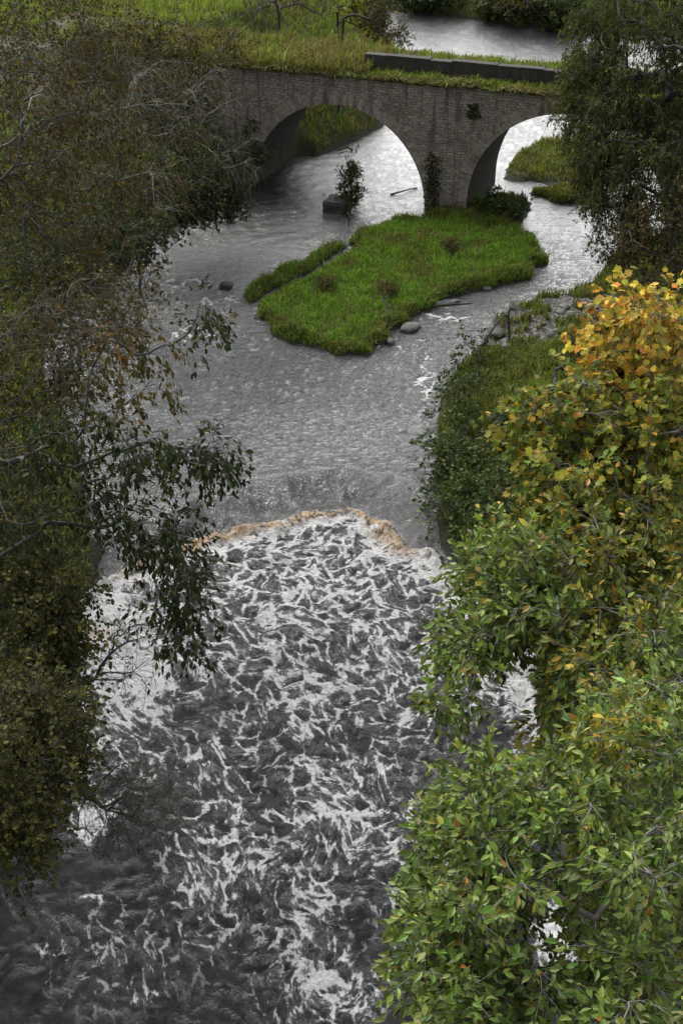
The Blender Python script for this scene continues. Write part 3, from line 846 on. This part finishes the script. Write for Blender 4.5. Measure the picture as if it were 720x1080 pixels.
tree('shrub', 'brown-leaved bush leaning over the right channel under the drooping tree', 'shrub', (15.0, 51.0, 0), [(14.6, 51, 2.0), (14.2, 51, 3.2)],
     [(690, 250, 55, 45, 55, 1.8, 3, 0), (655, 240, 56, 34, 45, 1.4, 1.2, 0), (710, 310, 53, 50, 40, 1.8, 1.5, 0), (640, 205, 57, 40, 14, 1.2, .7, 0)], 170, [G_BROWN], 'small', 0.15, 5, 0.8, 8, 0.2, seed=17, r0=0.008, twr=0.008, bare=0.2)

# ------------------------------------------------------------------ left side
tree('alder_tree', 'near dark alder with leafy boughs hanging over the weir from the left', 'tree', (-9.5, 13.5, 0),
     [(-8.5, 13.8, 5), (-6.6, 13.8, 11.0), Q(-40, 560, 15.2), Q(-30, 430, 15.4)],
     [(90, 470, 15.0, 80, 40, 1.0, 2.6, 0), (170, 480, 14.8, 50, 36, .8, 2.2, 0), (225, 485, 14.6, 38, 22, .5, 1.0, 0), (170, 560, 14.6, 40, 40, .6, 1.6, 0), (190, 620, 14.4, 34, 34, .5, 1.6, 0), (190, 665, 14.3, 16, 24, .4, .5, 0),
      (130, 400, 15.3, 60, 30, 1.0, 1.6, 1), (150, 360, 15.4, 44, 26, .8, 1.0, 1), (205, 330, 15.3, 30, 10, .5, .5, 0), (40, 520, 15.0, 60, 50, 1.0, 2.0, 0), (110, 540, 14.8, 40, 40, .8, 1.2, 0), (-90, 470, 15.4, 110, 110, 1.4, 4, 0), (-70, 620, 15, 80, 70, 1.2, 2, 0)],
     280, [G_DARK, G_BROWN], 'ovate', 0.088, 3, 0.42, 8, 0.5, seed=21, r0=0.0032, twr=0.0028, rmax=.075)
for k, (bx, by, tr_, blobs, pal, lab, nt_, br_) in enumerate([
        (-16.5, 40, [(-16, 40, 8), (-15, 40.3, 13.5)], [(20, 120, 42, 90, 130, 3, 3, 0), (90, 170, 43, 70, 110, 2.6, 2, 0), (40, 300, 40, 70, 90, 2.5, 2, 1), (110, 290, 41, 60, 60, 2, 1, 0), (-110, 160, 42, 80, 120, 3, 3, 0), (-90, 330, 40, 70, 70, 2.5, 1.6, 1)], [G_BROWN, G_OLIVE], 'thin brown-leaved tree at the upper left edge', 380, .25),
        (-12.5, 53, [(-12.3, 53, 7), (-11.5, 53, 12.0)], [(120, 90, 57, 80, 90, 3, 3, 0), (170, 160, 56, 60, 70, 2.4, 2, 1), (130, 210, 55, 70, 40, 2.2, 1.5, 0), (60, 30, 57, 70, 70, 3, 2, 0)], [G_BROWN, G_OLIVE], 'half-bare twiggy tree on the left bank short of the bridge', 260, .3),
        (-10.0, 62, [(-9.8, 62, 5), (-9.2, 62, 9.0)], [(190, 90, 65, 50, 70, 2.5, 3, 0), (215, 150, 64, 40, 50, 2, 2, 1), (225, 60, 67, 34, 50, 2, 1, 0), (240, 180, 63, 20, 30, 1.2, .8, 1)], [G_OLIVE, G_DARK], 'dark olive tree hugging the left end of the bridge', 230, .15),
        (-17.0, 29, [(-15.8, 29, 6), (-12.5, 29, 10)], [(20, 400, 34, 60, 80, 2.2, 2, 0), (60, 380, 35, 60, 70, 2, 1.5, 1), (20, 520, 32, 50, 60, 2, 1.5, 0), (90, 330, 36, 60, 40, 1.6, 1, 1), (-90, 430, 34, 80, 110, 2.5, 3, 0)], [G_OLIVE, G_BROWN], 'leggy olive tree on the left bank beside the weir', 330, .2)]):
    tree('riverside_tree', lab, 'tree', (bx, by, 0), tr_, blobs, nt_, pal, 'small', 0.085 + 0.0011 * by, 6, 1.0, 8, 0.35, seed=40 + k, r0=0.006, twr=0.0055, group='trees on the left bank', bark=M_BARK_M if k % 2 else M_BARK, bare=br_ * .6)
for k, (bx, by, blobs, pal, lab, nt_) in enumerate([
        (-11.2, 26.5, [(40, 700, 31, 50, 80, 1.6, 3, 0), (20, 600, 32, 50, 60, 1.6, 2, 0), (70, 640, 31.5, 30, 50, 1.2, 1, 0)], G_OLIVE, 'dense olive bush on the left bank beside the white foam', 260),
        (-9.8, 22.5, [(20, 800, 28, 60, 90, 1.6, 3, 0), (60, 760, 29, 40, 50, 1.2, 1.5, 0), (10, 880, 27, 45, 40, 1.4, 1.2, 0)], G_OLIVE, 'lowest dark bush at the left edge above black water', 240),
        (-14.0, 47, [(130, 250, 52, 60, 30, 2, 2, 0), (70, 280, 51, 60, 40, 2, 2, 0)], G_DARK, 'low dark bush trailing on the left shore upstream of the weir', 150),
        (-9.0, 58, [(190, 210, 63, 50, 26, 1.6, 2, 0), (240, 205, 65, 26, 26, 1.3, 1, 0)], G_DARK, 'shadowy bush on the shore by the left abutment', 140),
        (-6.3, 69.5, [(268, 150, 73.5, 12, 26, .8, 1, 0), (255, 120, 74, 16, 34, .9, 1, 0)], G_MID, 'small green bush against the left abutment wall', 60),
        (-17, 60, [(60, 90, 64, 70, 60, 3, 2, 0), (130, 60, 66, 60, 50, 3, 2, 0), (20, 180, 60, 60, 50, 3, 2, 0), (60, 10, 66, 90, 40, 3, 2, 0)], G_OLIVE, 'broad olive thicket high on the left slope', 260)]):
    gz = float(ground_h(np.array([bx]), np.array([by]))[0])
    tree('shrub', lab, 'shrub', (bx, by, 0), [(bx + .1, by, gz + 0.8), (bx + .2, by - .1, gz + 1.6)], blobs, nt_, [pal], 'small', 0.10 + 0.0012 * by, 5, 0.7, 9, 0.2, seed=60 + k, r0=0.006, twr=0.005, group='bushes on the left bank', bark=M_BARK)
tree('twiggy_shrub', 'leafless twiggy shrub reaching over the white foam', 'shrub', (-11.0, 27.5, 0), [(-9.8, 27.5, 1.2), Q(95, 715, 33)],
     [(150, 680, 33, 50, 36, 1.0, 2, 0), (120, 720, 33, 40, 20, 1, 1, 0)], 36, [G_DARK], 'small', 0.09, 4, 0.7, 1, 0.0, seed=71, r0=0.008, twr=0.006, bare=0.6, reach=0.6)
tree('twiggy_shrub', 'leafless brush of fine dark twigs low over the water at left', 'shrub', (-9.0, 24, 0), [(-8.0, 24, 0.6), Q(80, 830, 29.5)],
     [(130, 830, 29.5, 60, 40, 1.0, 2, 0), (170, 850, 29, 50, 36, 1, 2, 0), (110, 870, 29.5, 40, 30, .8, 1, 0)], 110, [G_OLIVE], 'small', 0.07, 6, 0.8, 1, 0.15, seed=72, r0=0.005, twr=0.0045, bare=0.5, reach=0.6)

for k, (bx, by, top, blobs, lab) in enumerate([
        (-13.5, 44, 9.5, [(90, 140, 46, 80, 90, 2.0, 2, 0), (170, 60, 47, 40, 60, 1.6, 1, 0), (180, 200, 46, 40, 40, 1.5, .8, 0)], 'tall grey leafless tree with arching limbs over the upper left thicket'),
        (-10.6, 57, 9.0, [(225, 110, 60, 40, 80, 1.5, 2, 0), (265, 150, 61, 12, 50, .8, .7, 0)], 'leafless tree with hanging pale twigs in front of the left abutment')]):
    gz = float(ground_h(np.array([bx]), np.array([by]))[0])
    tree('bare_tree', lab, 'tree', (bx, by, 0), [(bx + .4, by, gz + (top - gz) * .5), (bx + 1.0, by - .2, top)], blobs, 30, [G_BROWN], 'small', 0.12, 4, 1.4, 2, 0.55, seed=75 + k, r0=0.0055, twr=0.005, bark=M_BARK_G, bare=0.75, sag=.12, reach=.4)

# ------------------------------------------------------------------ beyond the bridge
tree('bare_tree', 'small leafless forked tree in the field behind the bridge', 'tree', (-3.3, 79.5, 0), [(-3.35, 79.5, 7.0), (-3.6, 79.5, 8.0)],
     [(300, -4, 76, 46, 18, 1.4, 3, 0), (268, 10, 76, 20, 10, 1, 1, 0), (335, 6, 76, 16, 12, 1, 1, 0)], 40, [G_OLIVE], 'small', 0.16, 4, 0.9, 2, 0.0, seed=81, r0=0.013, twr=0.009, bare=0.5, reach=0.5)
tree('shrub', 'yellowing bush in the field above the left arch', 'shrub', (-0.4, 84.0, 0), [(-.2, 84, 6.9)],
     [(385, 8, 80.5, 22, 22, 1.2, 2, 0)], 70, [G_YELLOW], 'small', 0.2, 4, 0.6, 8, 0.1, seed=82, r0=0.01, twr=0.01)
tree('shrub', 'brown twiggy bush at the field edge beside the far river', 'shrub', (-0.2, 80.5, 0), [(0.1, 80.5, 6.6)],
     [(400, 14, 77.8, 13, 28, 1.0, 2, 0), (414, 40, 77, 14, 8, .8, 1, 0)], 60, [G_BROWN], 'small', 0.16, 5, 0.7, 6, 0.1, seed=83, r0=0.01, twr=0.011)
for k, (px, py, rx, ry, pal, lab) in enumerate([(455, -3, 44, 8, G_MID, 'low green bush on the far bank at the left end of the upper river'), (535, 4, 34, 9, G_WILLOW, 'olive bush on the far bank behind the leaning tree'), (592, 8, 26, 16, G_MID, 'green bush on the far bank beside the drooping tree')]):
    c = P(px, py + ry, 0.8)
    tree('shrub', lab, 'shrub', (c[0], c[1] + 1, 0), [(c[0], c[1] + 1, 1.0)], [(px, py, .848 * (c[1] + 1) + .53 * 23, rx, ry, 1.5, 2, 0)], 80, [pal], 'small', 0.3, 4, 0.9, 8, 0.2, seed=85 + k, r0=0.012, twr=0.012, group='bushes on the far bank')
c = P(585, 30, 0.4)
tree('leaning_tree', 'dark leaning tree with crooked trunk over the far river', 'tree', (c[0] + .3, c[1] + .5, 0), [(c[0] - 1.2, c[1] + .4, 1.4), (c[0] - 2.6, c[1] + .4, 2.6), (c[0] - 3.0, c[1] + .4, 4.5)],
     [(545, 6, 102.5, 26, 12, 1.3, 2, 0), (575, 2, 102.5, 20, 16, 1.3, 1, 0)], 60, [G_OLIVE], 'small', 0.26, 4, 0.9, 6, 0.2, seed=89, r0=0.012, twr=0.012, reach=0.5)
c = P(368, 236, 0.0)
tree('willow_sapling', 'tall thin weedy sapling growing beside the broken block in midstream', 'shrub', (c[0], c[1], 0), [(c[0], c[1], 1.6), (c[0] + .05, c[1], 2.6)],
     [(368, 205, 71.5, 12, 26, .5, 3, 0), (371, 178, 72, 5, 12, .3, .6, 0)], 60, [G_MID], 'narrow', 0.22, 4, 0.45, 7, -0.2, seed=91, r0=0.006, twr=0.007)
c = P(530, 226, 0.1)
tree('shrub', 'dark scrubby bush beside the pier on the right channel', 'shrub', (c[0], c[1], 0), [(c[0], c[1], 0.8)],
     [(520, 216, 70, 20, 13, 1.0, 2, 0), (546, 222, 69, 14, 12, .8, 1, 0)], 50, [G_MID], 'small', 0.16, 4, 0.4, 8, 0.0, seed=92, r0=0.006, twr=0.007)

# ivy on the pier face, small weeds on the wall
def wall_plant(name, label, cat, s0, s1, z0, z1, n, pal, seed, size=0.16):
    rng = np.random.default_rng(seed)
    s = s0 + (s1 - s0) * np.clip(rng.normal(0.5, 0.22, n), 0, 1); zz = z0 + (z1 - z0) * rng.random(n) ** 1.15
    t = -rng.uniform(0.02, 0.28, n)
    pos = B0 + BU[None] * s[:, None] + BN[None] * t[:, None]; pos[:, 2] = zz
    ld = unit(-BN[None] * 0.5 + rng.normal(size=(n, 3)) * 0.6 + np.array([0, 0, -0.7])); un = unit(-BN[None] * 0.8 + np.array([0, 0, .5]) + rng.normal(size=(n, 3)) * .3)
    V, F, C = leaf_mesh('small', pos, ld, un, size * rng.uniform(.6, 1.2, n), pick_cols(pal, n, rng))
    root = empty(name, tuple(B((s0 + s1) / 2, 0, z0)), label, cat)
    mesh_np('leaves', V, F, M_LEAF, root, cols=C)
    k = 7; A = np.array([B(s0 + (s1 - s0) * (i + .5) / k, -0.02, z0) for i in range(k)]); E = np.array([B(s0 + (s1 - s0) * (.5 + (i + .5 - k / 2) / k * .5), -0.03, z0 + (z1 - z0) * .8) for i in range(k)])
    v, f = tubes(A, E, np.full(k, .012), np.full(k, .006), 4); mesh_np('stem', v, [f], M_BARK, root)


wall_plant('ivy', 'dark ivy climbing the left corner of the bridge pier', 'ivy', 9.35, 10.3, -0.2, 2.9, 520, G_DARK, 5, 0.13)
wall_plant('wall_weed', 'small weed tuft growing from the wall above the pier', 'weed', 11.4, 12.1, 4.9, 5.6, 90, G_DARK, 6)


# ------------------------------------------------------------------ grass
def grass(label, cand, n, hmin, hmax, wid, pal, seed, zfun=None, patch=None, lean=0.35, name='grass', margin=120):
    rng = np.random.default_rng(seed)
    x, y = cand(rng, n)
    z = ground_h(x, y) if zfun is None else zfun(x, y)
    p = np.stack([x, y, z], -1)
    ok = inview(p, margin)
    if zfun is None: ok &= z > ZD * sstep(-1.5, 0.2, polysd(x, y, WEIR_REG)) + 0.05
    p = p[ok]; m = len(p)
    tall = 1 + 0.7 * fbm(p[:, 0] * 0.8, p[:, 1] * 0.8, 4, seed)
    h = rng.uniform(hmin, hmax, m) * np.clip(tall, .35, 1.9) * (1 + .7 * (rng.random(m) < .03))
    az = rng.uniform(0, 2 * math.pi, m); sd = np.stack([np.cos(az), np.sin(az), 0 * az], -1)
    ln = rng.normal(size=(m, 3)) * lean * h[:, None]; ln[:, 2] = 0
    ln += np.array([0.12, -0.10, 0]) * h[:, None]
    w_ = wid * rng.uniform(.6, 1.3, m)
    mid = p + ln * 0.35; mid[:, 2] += h * 0.6
    tip = p + ln; tip[:, 2] += h * np.clip(1 - np.linalg.norm(ln, axis=1) / (h * 3), .5, 1)
    V = np.stack([p - sd * w_[:, None] * .5, p + sd * w_[:, None] * .5, mid - sd * w_[:, None] * .4, mid + sd * w_[:, None] * .4, tip], 1).reshape(-1, 3)
    o = np.arange(m)[:, None] * 5
    F = [np.concatenate([o + np.array([[0, 1, 3]]), o + np.array([[0, 3, 2]]), o + np.array([[2, 3, 4]])])]
    pn = fbm(p[:, 0] * 0.45 + 7, p[:, 1] * 0.45, 4, seed + 3)
    cols = pick_cols(pal[0], m, rng, .2)
    if len(pal) > 1:
        mk = rng.random(m) < sstep(0, .4, pn) * 0.65
        cols[mk] = pick_cols(pal[1], mk.sum(), rng, .2)
    if len(pal) > 2:
        mk = rng.random(m) < sstep(.12, .4, fbm(p[:, 0] * 0.9 + 3, p[:, 1] * 0.9, 4, seed + 5)) * 0.45
        cols[mk] = pick_cols(pal[2], mk.sum(), rng, .2)
    cols *= (1 + .25 * fbm(p[:, 0] * 1.3, p[:, 1] * 1.3, 2, seed + 9))[:, None]
    o_ = mesh_np(name, V, F, M_GRASS, cols=np.repeat(np.clip(cols, .004, .8), 5, axis=0))
    tag(o_, label, 'grass', kind='stuff'); print('grass', m)


def in_poly(poly):
    poly = np.array(poly); lo, hi = poly.min(0), poly.max(0)
    def f(rng, n):
        x = rng.uniform(lo[0], hi[0], n); y = rng.uniform(lo[1], hi[1], n); k = polysd(x, y, poly) > 0
        return x[k], y[k]
    return f


def in_box(x0, x1, y0, y1, cond=None):
    def f(rng, n):
        x = rng.uniform(x0, x1, n); y = rng.uniform(y0, y1, n)
        if cond is not None:
            k = cond(x, y); return x[k], y[k]
        return x, y
    return f


GR_LUSH = [(.125, .235, .032, 4), (.175, .29, .045, 3), (.080, .150, .022, 3)]
GR_DRY = [(.14, .15, .04, 3), (.11, .11, .036, 3), (.08, .11, .026, 3), (.20, .17, .07, 1)]
GR_FIELD = [(.14, .205, .038, 4), (.195, .225, .052, 3), (.08, .12, .026, 2)]
GR_BANK = [(.10, .14, .032, 4), (.14, .15, .045, 3), (.07, .095, .026, 3), (.18, .155, .06, 1.5)]
GR_TAN = [(.19, .165, .07, 3), (.14, .125, .045, 3), (.11, .115, .035, 3)]
ISL_WIDE = [tuple(np.array(q) + 0.35 * unit(np.array(q) - np.mean(ISLAND, axis=0))) for q in ISLAND]
grass('lush green grass covering the low river island', in_poly(ISL_WIDE), 80000, .14, .34, .035, [GR_LUSH, GR_DRY, GR_TAN], 101)
grass('taller straw-green grass fringing the island edge', lambda rng, n: (lambda q: tuple(c_[(polysd(q[0], q[1], ISLAND) < .45) | (linedist(q[0], q[1], GROOVE) < .45)] for c_ in q))(in_poly(ISL_WIDE)(rng, n)), 60000, .2, .48, .035, [GR_DRY, GR_LUSH], 114, lean=.5)
for k, (px, py, h_, lab) in enumerate([(478, 268, .75, 'brown dead weed clump on the right half of the island'), (342, 312, .6, 'dark weed clump on the left half of the island'), (408, 345, .55, 'straw-coloured weed clump at the lower tip of the island')]):
    c = P(px, py, .4)
    tree('weed', lab, 'weed', (c[0], c[1], 0), [(c[0], c[1], .5), (c[0], c[1], .7)], [(px, py - 6, 62, 11, 7, .5, 1, 0)], 26, [[(.10, .08, .035, 2), (.07, .075, .025, 2)]], 'narrow', .2, 4, .4, 4, -.3, seed=120 + k, r0=.006, twr=.006, bare=.3)
grass('grass on the small bars under the right arch', lambda rng, n: tuple(np.concatenate(q) for q in zip(in_poly(SPOT_A)(rng, n), in_poly(SPOT_B)(rng, n // 2), in_poly(PIERBAR)(rng, n))), 7000, .2, .4, .05, [GR_DRY, GR_FIELD], 102)
grass('rough grass and weeds on the left bank', in_box(-32, 5, 16, 71, lambda x, y: polysd(x, y, LEFT) > 0.1), 110000, .2, .5, .05, [GR_FIELD, GR_TAN], 103, margin=400)
grass('weeds along the waterline of the left bank', in_box(-16, 0, 22, 71, lambda x, y: (polysd(x, y, LEFT) > 0.05) & (polysd(x, y, LEFT) < 3)), 90000, .2, .45, .05, [GR_FIELD, GR_TAN], 113)
grass('field grass behind the bridge', in_box(-45, 8, 70, 118, lambda x, y: (polysd(x, y, LEFT) > 0.15) & ((((np.stack([x - B0[0], y - B0[1]], -1)) @ BN[:2]) > DEPTH + .1) | (((np.stack([x - B0[0], y - B0[1]], -1)) @ BU[:2]) < -13.6))), 200000, .25, .5, .055, [GR_FIELD, GR_TAN], 104, margin=400)
gravel_c = lambda x, y: (polysd(x, y, RIGHT_L) > 0.1) & ((polysd(x, y, GRAVEL) < 0) | (fbm(x * .9, y * .9, 3, 77) > 0.12))
grass('green grass and weeds on the right bank', in_box(1.5, 14, 18, 62, gravel_c), 130000, .2, .5, .045, [GR_BANK, GR_FIELD], 105, margin=400)
grass('rough meadow grass on the upper right slope', in_box(13.5, 34, 16, 68, lambda x, y: polysd(x, y, RIGHT_L) > .3), 90000, .25, .6, .06, [GR_BANK, GR_FIELD], 115, margin=900)
grass('far bank grass beyond the upper river', in_box(-8, 36, 100, 126, lambda x, y: polysd(x, y, FAR) > 0.15), 30000, .4, .8, .09, [GR_FIELD, GR_TAN], 106)


def on_deck(t0, t1, s0=S0, s1=S1):
    def f(rng, n):
        s = rng.uniform(s0, s1, n); t = rng.uniform(t0, t1, n)
        q = B0[None] + BU[None] * s[:, None] + BN[None] * t[:, None]
        return q[:, 0], q[:, 1]
    return f


def deck_zz(x, y):
    e = np.stack([x - B0[0], y - B0[1]], -1); s = e @ BU[:2]
    return deck_z(s) + 0.08


grass('grass growing along the bridge deck and its broken edge', on_deck(-0.06, 5.0), 42000, .14, .34, .05, [GR_FIELD, GR_TAN], 107, zfun=deck_zz)
grass('ragged grass overhanging the top of the bridge wall', on_deck(-0.14, 0.02, -3, 30), 14000, .15, .45, .05, [GR_TAN, GR_FIELD], 109, zfun=lambda x, y: deck_zz(x, y) - 0.16 + 0.12 * fbm(x * 1.5, y * 1.5, 3, 5), lean=.8)
grass('tall straw-tinged grass where the parapet is missing', on_deck(-0.1, 4.5, -14, 6.2), 16000, .4, .85, .05, [GR_TAN, GR_FIELD], 108, zfun=deck_zz)


# ------------------------------------------------------------------ rocks, block, driftwood
def rock(name, label, px, py, sx, sy, sz, mat, seed, z=0.0, group=None, sink=.35):
    import bmesh
    rng = np.random.default_rng(seed)
    bm = bmesh.new(); bmesh.ops.create_icosphere(bm, subdivisions=3, radius=1)
    me = bpy.data.meshes.new(name)
    V = np.array([v.co[:] for v in bm.verts])
    k = rng.normal(size=(7, 3)); k /= np.linalg.norm(k, axis=1)[:, None]; cut = rng.uniform(.6, .95, 7)
    for a, c_ in zip(k, cut):
        e = V @ a; V = V - np.maximum(e - c_, 0)[:, None] * a * .9
    V *= (1 + .12 * fbm(V[:, 0] * 2 + seed, V[:, 1] * 2 + V[:, 2] * 1.7, 3, seed))[:, None]
    V *= np.array([sx, sy, sz])
    for v, q in zip(bm.verts, V): v.co = q
    for f in bm.faces: f.smooth = True
    bm.to_mesh(me); bm.free(); me.materials.append(mat)
    o = bpy.data.objects.new(name, me); COL.objects.link(o)
    c = P(px, py, z); o.location = (c[0], c[1], z + sz * (1 - 2 * sink)); o.rotation_euler = (0, 0, rng.uniform(0, 6))
    return tag(o, label, 'rock', group)


rock('rock', 'dark wet rock breaking the water left of the grassy island', 238, 303, .38, .3, .22, M_ROCK_D, 1)
rock('rock', 'broad pale rock at the lower right edge of the island', 432, 347, .48, .36, .2, M_ROCK, 2)
rock('rock', 'small pale rock just below the broad one by the island', 411, 362, .2, .25, .18, M_ROCK, 3)
rock('rock', 'low grey ledge rock in the shade right of the island', 510, 303, .55, .28, .16, M_ROCK, 4)
rock('rock', 'flat dark rock on the near tip of the gravel bar', 522, 352, .5, .35, .2, M_ROCK_D, 5, .1)
rock('rock', 'long flat grey slab of rock at the head of the gravel bar', 470, 320, .7, .2, .11, M_ROCK, 6)
rs = random.Random(3)
for k in range(26):
    px, py = rs.uniform(505, 640), rs.uniform(322, 376)
    q = P(px, py, .1)
    if polysd(np.array([q[0]]), np.array([q[1]]), GRAVEL)[0] < 0: continue
    z = float(ground_h(np.array([q[0]]), np.array([q[1]]))[0])
    s_ = rs.uniform(.1, .26)
    rock('stone', 'loose grey stone lying on the gravel bar', px, py, s_ * 1.3, s_, s_ * .7, M_ROCK if k % 3 else M_ROCK_D, 100 + k, z, 'loose stones on the gravel bar')
# broken masonry block in midstream
c = P(357, 226, -0.3)
import bmesh
bm = bmesh.new(); bmesh.ops.create_cube(bm, size=1)
bmesh.ops.scale(bm, vec=(1.15, 1.3, 1.3), verts=bm.verts)
bmesh.ops.bevel(bm, geom=bm.edges[:], offset=.08, segments=2, affect='EDGES')
bmesh.ops.subdivide_edges(bm, edges=bm.edges[:], cuts=3, use_grid_fill=True)
for v in bm.verts:
    n_ = float(fbm(np.array([v.co.x * 2.3 + v.co.z]), np.array([v.co.y * 2.3 - v.co.z]), 3, 5)[0])
    v.co += v.co.normalized() * n_ * .12
me = bpy.data.meshes.new('masonry_block'); bm.to_mesh(me); bm.free(); me.materials.append(M_ROCK_D)
o = bpy.data.objects.new('masonry_block', me); COL.objects.link(o); o.location = (c[0] - .1, c[1], -.12); o.rotation_euler = (0.03, .05, -.3)
tag(o, 'low dark broken masonry block with flat top in midstream before the bridge', 'block')


def log(label, pts, r, name='driftwood'):
    pts = np.array(pts); A, E = pts[:-1], pts[1:]
    rr = np.linspace(r, r * .5, len(pts))
    v, f = tubes(A, E, rr[:-1], rr[1:], 7)
    o = mesh_np(name, v, [f], M_BARK, smooth=True, origin=pts[0]); tag(o, label, 'driftwood')


log('dark driftwood branch lying in the shallows under the left arch', [P(412, 205, .02), P(420, 203, .06), P(430, 200, .06), P(440, 198, .04)], .05)
log('thin driftwood stick at the shore below the far grassy bank', [P(357, 158, .15), P(366, 155, .2), P(372, 158, .1)], .07)
log('driftwood pole lying beside the bar right of the island', [P(463, 322, .22), P(480, 321, .25), P(497, 320, .2)], .07)

# ------------------------------------------------------------------ light
SUN_EL, SUN_AZ = math.radians(46), math.radians(-42)       # azimuth clockwise from +Y: ahead and to the left
wd_ = bpy.data.worlds.new('World'); SC.world = wd_; wd_.use_nodes = True
nt = wd_.node_tree; nt.nodes.clear(); b = NB(nt)
sky = b.n('ShaderNodeTexSky', sky_type='NISHITA'); sky.sun_disc = False
sky.sun_elevation = SUN_EL; sky.sun_rotation = SUN_AZ; sky.dust_density = 3.0
hs = b.n('ShaderNodeHueSaturation'); hs.inputs['Saturation'].default_value = 0.18; b.l(sky.outputs[0], hs.inputs['Color'])
tc = b.n('ShaderNodeTexCoord').outputs['Generated']
cl = b.noise(b.scale(tc, (1, 1, 2.2)), 2.2, 5, 0.55)
dt = b.n('ShaderNodeVectorMath', operation='DOT_PRODUCT'); b.l(tc, dt.inputs[0])
ga, ge = math.radians(-14), math.radians(26)
dt.inputs[1].default_value = (math.sin(ga) * math.cos(ge), math.cos(ga) * math.cos(ge), math.sin(ge))
glow = b.ss(dt.outputs['Value'], 0.35, 1.0)
cc = b.mix(1.0, b.mix(b.ss(cl, 0.35, 0.7), (0.78, 0.79, 0.81), (1.15, 1.15, 1.15)), b.mix(glow, (4.6, 4.7, 4.9), (26.0, 25.8, 25.4)), 'MULTIPLY')
skyc = b.mix(0.75, hs.outputs[0], cc)
bg = b.n('ShaderNodeBackground'); b.l(skyc, bg.inputs[0]); bg.inputs[1].default_value = 0.12
wo = b.n('ShaderNodeOutputWorld'); b.l(bg.outputs[0], wo.inputs[0])
ld = bpy.data.lights.new('sun', 'SUN'); ld.energy = 1.5; ld.angle = math.radians(10); ld.color = (1, .95, .87)
lo = bpy.data.objects.new('sun', ld); COL.objects.link(lo)
lo.rotation_euler = (math.pi / 2 - SUN_EL, 0, -SUN_AZ + math.pi)
SC.view_settings.view_transform = 'Standard'; SC.view_settings.look = 'None'
SC.view_settings.exposure = 0.85; SC.view_settings.gamma = 1.0; SC.view_settings.use_curve_mapping = False
cy = SC.cycles
cy.max_bounces = 5; cy.diffuse_bounces = 3; cy.glossy_bounces = 2; cy.transmission_bounces = 3; cy.transparent_max_bounces = 4
cy.caustics_reflective = False; cy.caustics_refractive = False
